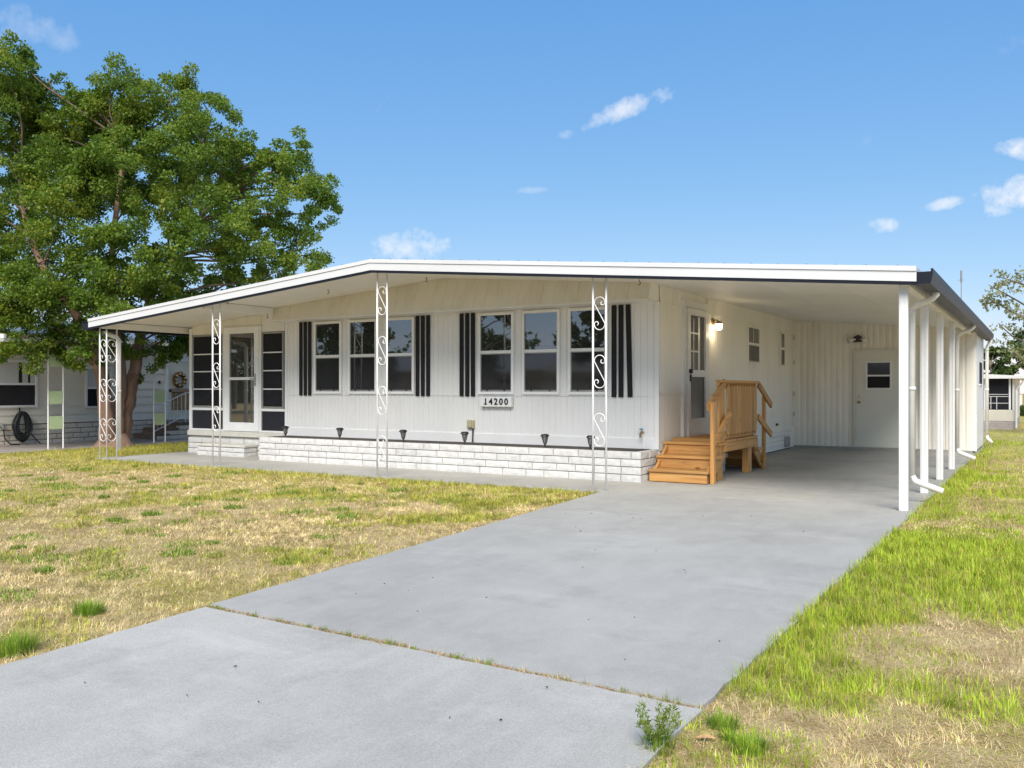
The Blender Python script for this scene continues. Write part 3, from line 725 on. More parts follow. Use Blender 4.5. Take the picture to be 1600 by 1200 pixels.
# solar lights stuck in the planter
def solar(x, y, label, tilt):
    t = thing('solar_light', (x, y, .42), label, 'garden light', 'black solar lights stuck in the brick planter')
    MB().lathe((x, y, .42), [(.003, -.06), (.007, .03), (.012, .05)], 6).build('stake', 'black_plastic', t)
    MB().lathe((x, y, .47), [(.012, 0), (.030, .04), (.044, .105), (.046, .125)], 8).build('lens', 'lens_smoke', t, True)
    for k in range(6):
        a = k * math.pi / 3; c_, s_ = math.cos(a), math.sin(a); a2 = a + .5; c2, s2 = math.cos(a2), math.sin(a2)
        MB().tube([(x + .014 * c_, y + .014 * s_, .468), (x + .034 * c_, y + .034 * s_, .512), (x + .050 * c2, y + .050 * s2, .595)], .0045, 4).build('cage_bar', 'black_plastic', t)
    MB().lathe((x, y, .592), [(.05, 0), (.072, .006), (.068, .018), (.045, .036), (.0, .04)], 8).build('cap', 'black_plastic', t)
    t.rotation_euler = (tilt, -tilt * .6, 0)
for x, y, lb, ti in ((-11.80, 11.50, 'black solar light at the planter end beside the porch screen', .03), (-10.48, 11.48, 'black solar light below the tall pair of porch-side windows', -.02),
               (-9.06, 11.46, 'black solar light between the ridge post and the middle shutters', .02), (-7.82, 11.44, 'black solar light standing next to the outlet with the black cord', .0),
               (-6.38, 11.46, 'black solar light below the middle window of the number plate group', .02), (-5.62, 11.44, 'black solar light half hidden by the iron post near the driveway', -.04)):
    solar(x, y, lb, ti)

# ------------------------------------------------------------------ wooden entry stairs
st = thing('wooden_stairs', (-4.3, 12.9, 0), 'new pine entry landing with steps down both ends and a boarded rail', 'stairs')
SX0, SX1 = -4.765, -3.93
def wb(name, mat, x0, x1, y0, y1, z0, z1, lab=None):
    o = box(name, mat, st, x0, x1, y0, y1, z0, z1, .004)
    return o
lv = [.175, .355, .535]
for k, z in enumerate(lv):                                   # front flight comes down towards the street
    y = 11.56 + k * .29
    wb('tread', 'wood_x', SX0, SX1 + .03, y - .025, y + .135, z - .036, z); wb('tread', 'wood_x', SX0, SX1 + .03, y + .141, y + .285, z - .036, z)
    wb('riser', 'wood_x', SX0 + .005, SX1 + .005, y + .0, y + .03, (lv[k - 1] if k else .008), z - .038)
for xs in (SX0 + .03, SX1 - .034):
    MB().prism([(11.60, .005), (11.78, .005), (12.40, .33), (12.40, .50), (12.14, .497), (11.88, .315), (11.60, .13)], 'x', xs, xs + .036).build('stringer', 'wood_y', st)
y = 12.18
for k in range(12):
    ya = 12.44 + k * .127; wb('deck_board', 'wood_x', SX0, SX1 + .03, ya, ya + .121, .53, .565)
wb('rim_joist', 'wood_y', SX1 - .005, SX1 + .033, 12.30, 13.96, .40, .527); wb('rim_joist', 'wood_x', SX0, SX1 - .007, 12.40, 12.438, .40, .527)
for (a, lab) in ((12.10, 0), (13.55, 0)): wb('support_post', 'wood_z', SX1 - .10, SX1 - .007, a, a + .20, 0, .527 if a > 13 else .49)
for ya in (12.12, 13.58): wb('support_post', 'wood_z', SX0, SX0 + .09, ya, ya + .09, 0, .395)
wb('wide_post', 'wood_z', SX1 - .03, SX1 + .008, 12.10, 12.34, .537, 1.40)
nb = 11
for k in range(nb):                                          # boarded panel, each picket pointed top and bottom
    ya = 12.40 + k * (1.52 / nb); yb = ya + 1.52 / nb - .008; ym = (ya + yb) / 2
    MB().prism([(ya, .655), (ym, .615), (yb, .655), (yb, 1.335), (ym, 1.375), (ya, 1.335)], 'x', SX1 + .010, SX1 + .03).build('picket', 'wood_z', st, bevel=.003)
wb('panel_rail', 'wood_y', SX1 - .028, SX1 + .009, 12.345, 13.95, 1.30, 1.39); wb('panel_rail', 'wood_y', SX1 - .028, SX1 + .009, 12.345, 13.95, .585, .69)
wb('end_post', 'wood_z', SX1 - .06, SX1 - .03, 13.86, 13.95, .567, 1.39)
wb('rail_cap', 'wood_y', SX1 - .06, SX1 + .06, 12.12, 13.97, 1.392, 1.428)
def bm_(name, mat, a, b_, w, h): return MB().beam(a, b_, w, h).build(name, mat, st, bevel=.004)
wb('newel_post', 'wood_z', SX1 + .032, SX1 + .085, 11.62, 11.71, 0, 1.12)
bm_('handrail', 'wood_y', (SX1 + .012, 11.60, 1.04), (SX1 + .012, 12.30, 1.40), .036, .10)
bm_('lower_rail', 'wood_y', (SX1 + .052, 11.712, .55), (SX1 + .052, 12.46, .97), .034, .10)
wb('newel_post', 'wood_z', SX1 - .02, SX1 + .025, 14.37, 14.46, 0, 1.18)
bm_('handrail', 'wood_y', (SX1 + .046, 13.93, 1.38), (SX1 + .046, 14.70, 1.03), .036, .10)
bm_('lower_rail', 'wood_y', (SX1 + .046, 13.93, .86), (SX1 + .046, 14.70, .55), .036, .10)
for k, z in enumerate((.355, .175)):
    y = 14.00 + k * .29; wb('tread', 'wood_x', SX0, SX1 + .03, y, y + .28, z - .036, z); wb('riser', 'wood_x', SX0 + .005, SX1 - .025, y + .255, y + .279, max(0.004, z - .175), z - .038)
for xs in (SX0 + .03, SX1 - .060):
    MB().prism([(13.97, .50), (13.97, .28), (14.40, .005), (14.58, .005), (14.56, .13), (14.27, .31)], 'x', xs, xs + .036).build('stringer', 'wood_y', st)
ms = MB()
for k, z in enumerate(lv):
    for x in (SX0 + .05, (SX0 + SX1) / 2, SX1 - .03):
        for dy in (.03, .11, .17, .25): ms.box(x - .005, x + .005, 11.56 + k * .29 + dy - .005, 11.56 + k * .29 + dy + .005, z, z + .0015)
        if k: ms.box(x - .005, x + .005, 11.56 + k * .29 - .0015, 11.56 + k * .29, z - .10, z - .09)
tag(ms.build('screw_heads', 'black_plastic', st), kind='stuff')
for (x, ya) in ((SX1 + .0, 12.30), (SX1 + .0, 13.80)): box('post_base', 'steel', st, x - .11, x + .05, ya - .14, ya - .04, .001, .008)

# ------------------------------------------------------------------ neighbour's house beyond the tree
NX = -20.6
nb_h = thing('neighbour_house', (NX, 13, 0), 'beige lap-sided house with brick skirting behind the tree', 'house')
nf = Face('side', NX)
cream_bricks = [brick_mesh('cream_brick', .40, .105, .09, 'cream_brick', 20 + k, .007) for k in range(4)]
courses(nb_h, cream_bricks, .40, .105, .018, 'side', NX, 9.6, 18.4, -.02, 4, random.Random(9))
box('core', 'dark_mortar', nb_h, NX - .3, NX - .010, 8.0, 19, -.05, .50)
box('wall_core', 'neighbour_siding', nb_h, NX - 7, NX - .03, 8.0, 19, .5, 2.6)
for k in range(10):
    z = .48 + k * .205
    MB().hexa([(NX - .03, 8.0, z), (NX + .014, 8.0, z), (NX + .014, 19.0, z), (NX - .03, 19.0, z), (NX - .03, 8.0, z + .215), (NX - .006, 8.0, z + .215), (NX - .006, 19.0, z + .215), (NX - .03, 19.0, z + .215)]).build('siding_board', 'neighbour_siding', nb_h)
def nwin(u0, u1, v0, v1, rail):
    w = part_empty('window', nf.p(u0, v0, 0), nb_h)
    nf.frame('frame', 'white_metal', w, u0, u1, v0, v1, .05, .012, .06)
    nf.box('curtain', 'curtain', w, u0 + .045, u1 - .045, rail, v1 - .045, .014, .02)
    nf.box('lower_pane', 'window_screened', w, u0 + .045, u1 - .045, v0 + .045, rail, .016, .024)
    nf.box('meeting_rail', 'white_metal', w, u0 + .05, u1 - .05, rail - .025, rail + .025, .021, .05)
    return w
w1 = nwin(10.75, 12.02, .87, 1.98, 1.42)
nf.box('mullion_strip', 'window_screened', w1, 11.58, 11.66, 1.45, 1.93, .021, .026); nf.box('mullion_strip', 'window_screened', w1, 11.80, 11.85, 1.45, 1.93, .021, .026)
nwin(13.24, 13.98, .82, 1.86, 1.33)
nd = nf.frame('door_frame', 'white_metal', nb_h, 15.60, 16.75, .46, 2.15, .07, .012, .06, .03)
dn = nf.box('entry_door', 'cream_siding', nb_h, 15.67, 16.68, .49, 2.08, .014, .04)
nf.box('lower_panel', 'window_screened', dn, 15.78, 16.50, .72, 1.32, .04, .046)
nf.box('side_glass', 'window_screened', dn, 16.44, 16.56, 1.45, 1.98, .04, .046)
nf.box('door_closer', 'black_plastic', dn, 15.70, 15.76, 1.22, 1.30, .04, .07)
nf.box('bell_plate', 'black_plastic', nb_h, 15.38, 15.44, 1.45, 1.53, .016, .03)
MB().prism([(NX - 7.3, 2.55), (NX - 3.4, 3.35), (NX + .35, 2.62), (NX + .35, 2.55), (NX - 3.4, 3.25), (NX - 7.3, 2.46)], 'y', 7.7, 19.3).build('roof', 'roof_metal', nb_h)
for k in range(7): MB().beam((NX + .3, 8.3 + k * 1.75, 2.52), (-18.36, 8.3 + k * 1.75, 2.40), .05, .09).build('rafter', 'white_metal', nb_h)  # unseen patio cover, shaped as open rafters so sky light reaches the wall
box('eave_beam', 'white_metal', nb_h, -18.5, -18.40, 7.8, 19.2, 2.28, 2.36)
for (ya, yb) in ((11.02, 11.36), (13.66, 13.98)):
    po = part_empty('patio_post', (-18.45, ya, 0), nb_h)
    for q in (ya, yb): MB().tube([(-18.45, q, 0), (-18.45, q, 2.29)], .016, 8).build('pipe', 'white_metal', po)
    for z in (1.93, 1.12, .57): MB().box(-18.46, -18.44, ya + .02, yb - .02, z - .14, z + .14).build('green_panel', 'pale_green', po)
# steps and railing to the neighbour's door
for k, (xa, yy, z) in enumerate(((-19.55, 14.62, .14), (-19.55, 14.92, .28), (-19.55, 15.22, .42))):
    courses(nb_h, cream_bricks, .40, .105, .018, 'side', xa, yy, 17.0 if k == 2 else yy + .30, -.02, 1 + k, random.Random(30 + k))
    box('step_tread', 'dark_mortar', nb_h, NX, xa + .02, yy, 17.0 if k == 2 else yy + .32, z - .035, z)
    box('step_core', 'dark_mortar', nb_h, NX, xa - .012, yy + .012, 17.0 if k == 2 else yy + .29, -.02, z - .036)
rl = part_empty('stair_railing', (-19.6, 15, 0), nb_h)
def rt(a, b_, r=.014): MB().tube([a, b_], r, 6).build('rail_bar', 'white_metal', rl)
RX = -19.62
rt((RX, 14.52, 0), (RX, 14.52, .82), .02); rt((RX, 15.50, .42), (RX, 15.50, 1.22), .02); rt((RX, 14.52, .80), (RX, 15.50, 1.20)); rt((RX, 14.52, .20), (RX, 15.50, .60))
rt((RX, 15.50, 1.20), (RX, 16.9, 1.20)); rt((RX, 15.50, .56), (RX, 16.9, .56))
for k in range(1, 8): rt((RX, 14.52 + k * .122, .20 + k * .05), (RX, 14.52 + k * .122, .80 + k * .05), .008)
for k in range(1, 9): rt((RX, 15.50 + k * .155, .56), (RX, 15.50 + k * .155, 1.20), .008)
# walkway, edging stones
tag(box('walkway', 'walk_concrete', None, NX, -18.10, 5, 18.5, -.1, -.004), 'dark concrete walk along the beige house', 'walkway', kind='structure')
# wreath and hose
wr = thing('door_wreath', (NX + .08, 16.02, 1.55), 'round brown wreath with pale flowers on the beige house door', 'wreath')
ring = [(NX + .075, 16.02 + .17 * math.cos(t), 1.56 + .17 * math.sin(t)) for t in np.linspace(0, 2 * math.pi, 25)]
MB().tube(ring, [.055 + .015 * math.sin(i * 2.7) for i in range(25)], 8).build('twig_ring', 'wreath', wr)
for k in range(9):
    t = k * .7 + .3; MB().lathe((NX + .13, 16.02 + (.16 + .03 * math.sin(k * 3)) * math.cos(t), 1.56 + .16 * math.sin(t)), [(0, -.03), (.035, -.015), (.04, .01), (0, .035)], 7).build('flower', 'wreath_flower', wr)
hz = thing('garden_hose', (NX + .1, 11.62, .8), 'dark garden hose coiled on a hook on the beige house wall', 'hose')
r_ = random.Random(3); pts = []
for k in range(15):
    a_, b_ = r_.uniform(.09, .22), r_.uniform(.25, .355); w0 = r_.uniform(.05, .17); a1, b1 = a_, b_
    for i in range(16):
        t = 2 * math.pi * i / 16; pts.append((NX + w0, 11.62 + a_ * math.sin(t) * (1 - .28 * math.cos(t)), .77 - b_ + b_ * math.cos(t)))
MB().tube(pts, .016, 6).build('coil', 'hose', hz, True)
MB().tube([(NX + .1, 11.78, .3), (NX + .16, 11.90, .12), (NX + .2, 12.0, .0)], .016, 6).build('tail', 'hose', hz)
MB().tube([(NX + .02, 11.60, .90), (NX + .02, 11.60, .70), (NX + .2, 11.60, .70), (NX + .2, 11.60, .76)], .016, 6).build('hook', 'black_plastic', hz)
MB().tube([(NX + .06, 11.2, .42), (NX + .09, 11.22, .15), (NX + .12, 11.34, .02), (NX + .12, 11.55, .01)], .016, 6).build('lead', 'hose', hz)
sp = tag(MB().tube([(NX, 11.16, .46), (NX + .14, 11.16, .46), (NX + .16, 11.16, .38)], [.05, .05, .02], 8).build('hose_bib', 'grey_metal'), 'grey water tap beside the coiled hose on the beige house', 'water tap')
r_ = random.Random(8)
for k in range(9):
    x, y_ = -18.0, 14.9 + k * .2
    o = MB().lathe((x, y_, -.03), [(.02, 0), (.09, .02), (.085, .06), (.04, .095), (0, .1)], 7).build('edging_stone', 'concrete_cap'); 
    tag(o, 'pale edging stone in the row along the beige house walk', 'stone', 'edging stones along the beige house walk')

# ------------------------------------------------------------------ trees
def at(px, py, d):
    t = (px - 800) / 1370.0
    return Vector((FWD[0] * d + RGT[0] * t * d, FWD[1] * d + RGT[1] * t * d, CAM_H + (608 - py) * d / 1370.0))
def leaves_mesh(name, mat, parent, centres, radii, counts, size, seed, droop=.35, flat=.75, wide=.36):
    g = np.random.default_rng(seed); P = []; 
    for c, r, n in zip(centres, radii, counts):
        d = g.normal(size=(n, 3)); d /= np.linalg.norm(d, axis=1)[:, None]
        rad = r * (.35 + .65 * g.random(n) ** .6) * (1 + .22 * np.sin(3.1 * d[:, 0] * 3 + c[0] * 5) * np.cos(2.7 * d[:, 2] * 3 + c[2] * 7))
        q = np.array(c) + d * rad[:, None] * np.array([1, 1, flat])
        P.append(q)
    P = np.concatenate(P); n = len(P)
    ax = g.normal(size=(n, 3)); ax[:, 2] -= droop * 1.2; ax /= np.linalg.norm(ax, axis=1)[:, None]
    ref = g.normal(size=(n, 3)); ref[:, 2] += .8; sd = np.cross(ax, ref); sd /= np.linalg.norm(sd, axis=1)[:, None] + 1e-9
    nm = np.cross(sd, ax)
    L = size * (.65 + .7 * g.random(n)); W = L * wide
    # a pinnate-looking leaf: kite with a folded keel, 4 verts, 2 tris
    a = P; b1 = P + ax * (L * .45)[:, None] + sd * W[:, None] + nm * (L * .1)[:, None]; b2 = P + ax * (L * .45)[:, None] - sd * W[:, None] + nm * (L * .1)[:, None]; c_ = P + ax * L[:, None] - nm * (L * .12)[:, None]
    V = np.stack([a, b1, c_, b2], 1).reshape(-1, 3)
    off = np.array(base_of(parent)) if parent is not None else 0; V = V - off
    idx = np.arange(n) * 4; T = np.stack([idx, idx + 1, idx + 2, idx, idx + 2, idx + 3], 1).reshape(-1)
    me = bpy.data.meshes.new(name); me.vertices.add(len(V)); me.vertices.foreach_set('co', V.astype(np.float32).ravel())
    me.loops.add(len(T)); me.loops.foreach_set('vertex_index', T.astype(np.int32))
    nf_ = len(T) // 3; me.polygons.add(nf_); me.polygons.foreach_set('loop_start', np.arange(nf_, dtype=np.int32) * 3)
    me.update(calc_edges=True); me.validate()
    return link(name, me, mat, parent)
def limb(name, pts, r0, r1, mat, parent, n=9, seed=0, kink=.05):
    r = random.Random(seed); P = [Vector(p) for p in pts]; out = []; rad = []
    m_ = len(P) - 1
    for i in range(m_):
        p0, p1, p2, p3 = P[max(i - 1, 0)], P[i], P[i + 1], P[min(i + 2, m_)]
        for k in range(5):
            t = k / 5; q = .5 * ((2 * p1) + (-p0 + p2) * t + (2 * p0 - 5 * p1 + 4 * p2 - p3) * t * t + (-p0 + 3 * p1 - 3 * p2 + p3) * t ** 3)
            s = (i + t) / m_; rr = r0 + (r1 - r0) * s; out.append(q + Vector((r.uniform(-1, 1), r.uniform(-1, 1), r.uniform(-.5, .5))) * kink * rr * 2); rad.append(rr * r.uniform(.93, 1.07))
    out.append(P[-1]); rad.append(r1)
    mb = MB().tube(out, rad, n)
    if name == 'trunk':
        ph = [r.uniform(0, 6.28) for _ in range(6)]
        for i, c0 in enumerate(out):
            for j in range(n):
                v = Vector(mb.v[i * n + j]); t = 2 * math.pi * j / n; f_ = 1 + .09 * math.sin(3 * t + ph[0] + i * .22) + .06 * math.sin(5 * t + ph[1] - i * .35) + r.uniform(-.035, .035)
                mb.v[i * n + j] = tuple(c0 + (v - c0) * f_)
    return mb.build(name, mat, parent, True)

tree = thing('shade_tree', (-18.0, 12.3, GZ), 'big leafy shade tree with three reddish trunks beside the beige house', 'tree')
b0 = Vector((-18.05, 12.45, -.1))
# stems rise from one stool
def root_at(px, d): v = at(px, 608, d); return Vector((v.x, v.y, -.1))
stem_l = [root_at(171, 19.9), at(167, 650, 19.8), at(161, 600, 19.7), at(150, 555, 19.5), at(118, 490, 19.2), at(66, 415, 19.2), at(36, 330, 19.6), at(28, 240, 20.0)]
stem_m = [root_at(182, 20.2), at(184, 645, 20.2), at(188, 600, 20.3), at(184, 540, 20.3), at(174, 450, 20.3), at(180, 350, 20.4), at(190, 260, 20.5), at(192, 180, 20.4)]
stem_r = [root_at(190, 20.4), at(194, 650, 20.5), at(204, 605, 20.6), at(214, 560, 20.7), at(224, 510, 20.8), at(245, 440, 20.9), at(285, 370, 20.9), at(340, 315, 20.8), at(400, 280, 20.7)]
b0 = root_at(181, 20.1)
limb('trunk', stem_l, .20, .02, 'bark', tree, 18, 1); limb('trunk', stem_m, .16, .02, 'bark', tree, 18, 2); limb('trunk', stem_r, .19, .02, 'bark', tree, 18, 3)
MB().lathe((b0.x, b0.y - .05, -.12), [(.62, 0), (.48, .10), (.36, .22), (.25, .4)], 14).build('root_flare', 'bark', tree, True)
CL = [  # px, py, distance, radius in metres : foliage masses of the crown
    (5, 130, 19.5, .95), (45, 150, 20.5, .8), (-60, 140, 20, 1.2), (-90, 300, 19, 1.4), (-70, 430, 18.5, 1.3), (120, 205, 20.5, .75), (150, 175, 21, .7), (185, 135, 20, .62), (190, 190, 21.5, .8), (245, 185, 20.5, .85), (290, 150, 21, .62), (312, 165, 20, .55),
    (335, 210, 21, .7), (375, 240, 20, .6), (300, 225, 19.5, .8), (225, 240, 19, .8), (120, 260, 19, .8), (75, 250, 21.5, .65), (20, 300, 22, .6), (160, 300, 19.5, .85), (95, 330, 18.6, .8),
    (395, 275, 21, .65), (420, 245, 20, .48), (455, 240, 20.5, .5), (480, 265, 21, .55), (490, 300, 20.5, .5), (520, 318, 20.5, .42), (500, 345, 20.2, .42), (455, 300, 19.8, .6), (430, 345, 20.5, .6),
    (370, 310, 19.6, .62), (345, 350, 19.2, .6), (300, 320, 21.5, .7), (250, 330, 19, .62), (395, 385, 19.8, .62), (470, 395, 20.6, .6), (500, 405, 21, .35), (430, 410, 21, .6), (370, 420, 20.5, .6), (345, 435, 21.3, .5),
    (200, 375, 18.8, .75), (140, 400, 19, .8), (60, 400, 19.5, .75), (15, 425, 18.8, .8), (250, 410, 20.5, .6), (290, 400, 19, .5), (180, 450, 18.6, .8), (110, 465, 18.8, .85), (50, 480, 18.4, .75), (0, 500, 18.6, .75),
    (225, 470, 19.5, .6), (290, 450, 21, .55), (30, 535, 18.6, .55), (85, 530, 19, .55), (100, 565, 19.2, .3), (135, 535, 18.9, .5), (150, 495, 18.6, .6), (190, 540, 20.6, .5), (215, 590, 20.7, .16), (248, 553, 21.0, .45), (274, 545, 21.2, .36), (300, 532, 21.6, .42),
    (265, 520, 21, .55), (235, 510, 20.4, .55), (320, 500, 22, .8), (400, 470, 22, .8), (50, 350, 20.5, .5), (175, 250, 22, .9), (270, 270, 22.2, .9), (350, 285, 22, .8), (210, 310, 22.5, .9), (330, 390, 20, .55), (300, 365, 20.5, .55), (385, 350, 20.8, .5), (270, 470, 20.2, .5), (330, 470, 20.7, .5), (240, 440, 19.5, .5), (225, 425, 21.5, .5), (410, 440, 20.5, .45), (455, 425, 20.4, .4), (75, 170, 20.4, .55), (110, 235, 20.8, .6), (20, 225, 20.2, .5), (55, 300, 20.2, .55), (15, 360, 20, .5), (95, 205, 20, .7), (60, 215, 20.6, .65), (100, 285, 19.6, .7), (40, 262, 19.2, .5), (30, 190, 21, .6), (120, 155, 20.5, .35), (75, 130, 20.2, .38), (25, 95, 19.6, .45)]
cs = [at(px, py, d) for (px, py, d, r) in CL]; rr = [c[3] for c in CL]
allst = [(p, s) for s in (stem_l, stem_m, stem_r) for p in s[2:]]
rj = random.Random(5)
main_nodes = []
for s in (stem_l, stem_m, stem_r):
    for i in range(2, len(s) - 1):
        for t in (0, .5): main_nodes.append(Vector(s[i]).lerp(Vector(s[i + 1]), t))
for k, (c, r) in enumerate(zip(cs, rr)):
    cand = [p for p in main_nodes if p.z < c.z + .3] or main_nodes
    n0 = min(cand, key=lambda p: (p - c).length + .5 * max(0, p.z - c.z + .6))
    if (n0 - c).length > 4.2 and k % 2: continue
    mid1 = n0.lerp(c, .4) + Vector((rj.uniform(-.3, .3), rj.uniform(-.3, .3), rj.uniform(.0, .35))); mid2 = n0.lerp(c, .75) + Vector((rj.uniform(-.2, .2), rj.uniform(-.2, .2), rj.uniform(-.05, .2)))
    limb('branch', [n0, mid1, mid2, c + Vector((0, 0, r * .3))], min(.036, .014 + .007 * (n0 - c).length), .010, 'twig_bark', tree, 6, 100 + k, .12)
sub_c, sub_r, sub_n = [], [], []
for c, r in zip(cs, rr):
    for j in range(max(9, int(27 * r))):
        dv = Vector((rj.gauss(0, 1), rj.gauss(0, 1), rj.gauss(0, .8))).normalized() * r * rj.uniform(.3, 1.22)
        sr = min(.32, r * rj.uniform(.2, .44)); sub_c.append(tuple(c + dv)); sub_r.append(sr); sub_n.append(int(265 * (sr / .28) ** 2 * rj.uniform(.6, 1.3)) + 30)
leaves_mesh('crown', 'leaf_green', tree, sub_c, sub_r, sub_n, .064, 42)
print('leaves', sum(sub_n))

def simple_tree(name, base, height, crown, label, leaf, n_leaf, size, seed, bark='grey_bark', trunk_r=.16, gap=.45, cat='tree'):
    t = thing(name, base, label, cat); r = random.Random(seed); b_ = Vector(base)
    top = b_ + Vector((r.uniform(-.3, .3), r.uniform(-.3, .3), height * .75))
    limb('trunk', [b_ + Vector((0, 0, -.1)), b_.lerp(top, .4) + Vector((.1, .1, 0)), top], trunk_r, trunk_r * .3, bark, t, 9, seed)
    C, Rr, N = [], [], []
    nc = 26
    for k in range(nc):
        a = r.uniform(0, 2 * math.pi); z = height * (1 - gap) * r.random() + height * gap; f = 1 - abs((z / height - gap) / (1 - gap) - .4) * .9
        q = b_ + Vector((math.cos(a) * crown * f * math.sqrt(r.random()), math.sin(a) * crown * f * math.sqrt(r.random()), z))
        n0 = b_.lerp(top, min(1, max(.35, (z - .8) / (height * .75))))
        limb('branch', [n0, n0.lerp(q, .5) + Vector((0, 0, .15)), q], .045, .012, bark, t, 5, seed + k, .1)
        for j in range(5):
            C.append(tuple(q + Vector((r.gauss(0, .4), r.gauss(0, .4), r.gauss(0, .3))) * crown * .3)); Rr.append(crown * r.uniform(.12, .22)); N.append(int(n_leaf / (nc * 5)))
    leaves_mesh('crown', leaf, t, C, Rr, N, size, seed + 77)
    return t
def far(px, py, d): v = at(px, py, d); return (v.x, v.y, -.27)
# right-hand background: an oak bough reaching into view, a bushy tree behind the porch house
oak = thing('oak_tree', far(1690, 608, 30), 'thin-leaved oak reaching in over the lawn at the carport side', 'tree')
ob_ = Vector(far(1690, 608, 30)); ot = at(1690, 520, 30)
limb('trunk', [ob_, ob_.lerp(ot, .5), ot, at(1680, 430, 30)], .22, .08, 'grey_bark', oak, 9, 4)
C, Rr, N = [], [], []
rk = random.Random(12)
for (path) in ([(1690, 520), (1640, 500), (1590, 470), (1545, 445)], [(1685, 480), (1630, 455), (1585, 440), (1560, 432)], [(1690, 530), (1630, 535), (1590, 530), (1560, 505)], [(1680, 440), (1640, 420), (1605, 425)],
               [(1690, 540), (1640, 565), (1600, 560), (1580, 545)], [(1640, 500), (1600, 495), (1560, 475), (1535, 462)], [(1690, 545), (1645, 590), (1602, 585)], [(1680, 470), (1720, 440), (1760, 430)], [(1690, 510), (1750, 500), (1800, 480)]):
    P3 = [at(px, py, 30 + rk.uniform(-1, 1)) for (px, py) in path]
    limb('branch', P3, .06, .012, 'grey_bark', oak, 5, 7, .1)
    for i in range(len(P3) - 1):
        for j in range(9):
            C.append(tuple(P3[i].lerp(P3[i + 1], rk.random()) + Vector((rk.gauss(0, .16), rk.gauss(0, .2), rk.gauss(0, .16))))); Rr.append(rk.uniform(.10, .26)); N.append(15)
leaves_mesh('crown', 'leaf_oak', oak, C, Rr, N, .11, 5)
simple_tree('bushy_tree', far(1556, 608, 52), 3.9, 1.15, 'round green tree rising behind the cream porch roof', 'leaf_dark', 5000, .2, 31, gap=.2)
simple_tree('bushy_tree', far(1625, 608, 60), 5.6, 2.2, 'dark tree beyond the small white carport roof at the picture edge', 'leaf_dark', 6000, .24, 33, gap=.12)

# ------------------------------------------------------------------ cream porch house behind
ph0 = at(1538, 608, 34); ph1 = at(1586, 608, 34)
PHY = (ph0.y + ph1.y) / 2; PHX1 = ph1.x; PHX0 = ph1.x - 6.0; GZ2 = -.275
pho = thing('porch_house', (PHX1, PHY, GZ2), 'cream house with a dark screened porch and white flat roof behind the lawn', 'house')
pf = Face('front', PHY)
pb = [brick_mesh('purple_brick', .40, .10, .09, 'purple_brick', 60 + k, .006) for k in range(3)]
courses(pho, pb, .40, .10, .012, 'front', PHY, PHX1 - 1.8, PHX1, GZ2, 3, random.Random(2))
box('core', 'mortar', pho, PHX0, PHX1 - .01, PHY + .01, PHY + 8, GZ2, GZ2 + .34)
for k in range(5): MB().hexa([(PHX0, PHY - .012, GZ2 + .345 + k * .085), (PHX1, PHY - .012, GZ2 + .345 + k * .085), (PHX1, PHY + .05, GZ2 + .345 + k * .085), (PHX0, PHY + .05, GZ2 + .345 + k * .085),
      (PHX0, PHY, GZ2 + .43 + k * .085), (PHX1, PHY, GZ2 + .43 + k * .085), (PHX1, PHY + .05, GZ2 + .43 + k * .085), (PHX0, PHY + .05, GZ2 + .43 + k * .085)]).build('siding_board', 'cream_siding', pho)
box('side_wall', 'cream_siding', pho, PHX1 - .06, PHX1, PHY + .06, PHY + 8, GZ2 + .34, GZ2 + 1.99)
pf.box('screen_panel', 'screen_mesh', pho, PHX0, PHX1 - .06, GZ2 + .775, GZ2 + 1.99, -.04, -.02)
for u in (PHX1 - .05, PHX1 - .17, PHX1 - 1.02, PHX1 - 1.9, PHX1 - 2.8): pf.box('porch_post', 'white_metal', pho, u - .03, u + .04, GZ2 + .775, GZ2 + 1.98, -.01, .02)
for z in (1.02, 1.28, 1.36): pf.box('screen_bar', 'white_metal', pho, PHX1 - .98, PHX1 - .21, GZ2 + z, GZ2 + z + .02, -.018, -.006)
for u in (PHX1 - .82, PHX1 - .62): pf.box('screen_bar', 'white_metal', pho, u, u + .02, GZ2 + .8, GZ2 + 1.3, -.0185, -.0065)
MB().prism([(PHX0, GZ2 + 2.0), (PHX1 + .33, GZ2 + 1.98), (PHX1 + .33, GZ2 + 2.08), (PHX1 - 1.2, GZ2 + 2.17), (PHX0, GZ2 + 2.17)], 'y', PHY - .35, PHY + 8.3).build('roof', 'white_paint', pho)
MB().tube([(PHX1 + .30, PHY - .2, GZ2 + 1.97), (PHX1 + .26, PHY - .2, GZ2 + 1.85), (PHX1 + .06, PHY - .1, GZ2 + 1.55), (PHX1 + .05, PHY - .1, GZ2 + .08)], .035, 8).build('downspout', 'pvc', pho)
# a white carport roof and hedge farther off
fc = at(1606, 608, 56)
wc = thing('far_carport', (fc.x, fc.y, -.27), 'small white-roofed dark carport far off past the cream house', 'carport')
box('roof', 'white_paint', wc, fc.x - .75, fc.x + 4, fc.y, fc.y + 4, 1.02, 1.16); box('back_wall', 'dark_gap', wc, fc.x - .3, fc.x + 4, fc.y + 3.9, fc.y + 4, -.27, 1.02)
for u in (-.45, 1.6, 3.8): box('post', 'white_metal', wc, fc.x + u, fc.x + u + .1, fc.y + .1, fc.y + .2, -.27, 1.02)
hc = at(1612, 608, 50)
hd = thing('clipped_hedge', (hc.x, hc.y, -.27), 'low green hedge in front of the far white carport', 'hedge')
leaves_mesh('foliage', 'leaf_dark', hd, [(hc.x - .55 + k * .45, hc.y, .05) for k in range(8)], [.45] * 8, [500] * 8, .13, 9); limb('stem', [(hc.x, hc.y, -.3), (hc.x, hc.y, .1)], .05, .03, 'grey_bark', hd)
an = at(1502, 608, 27)
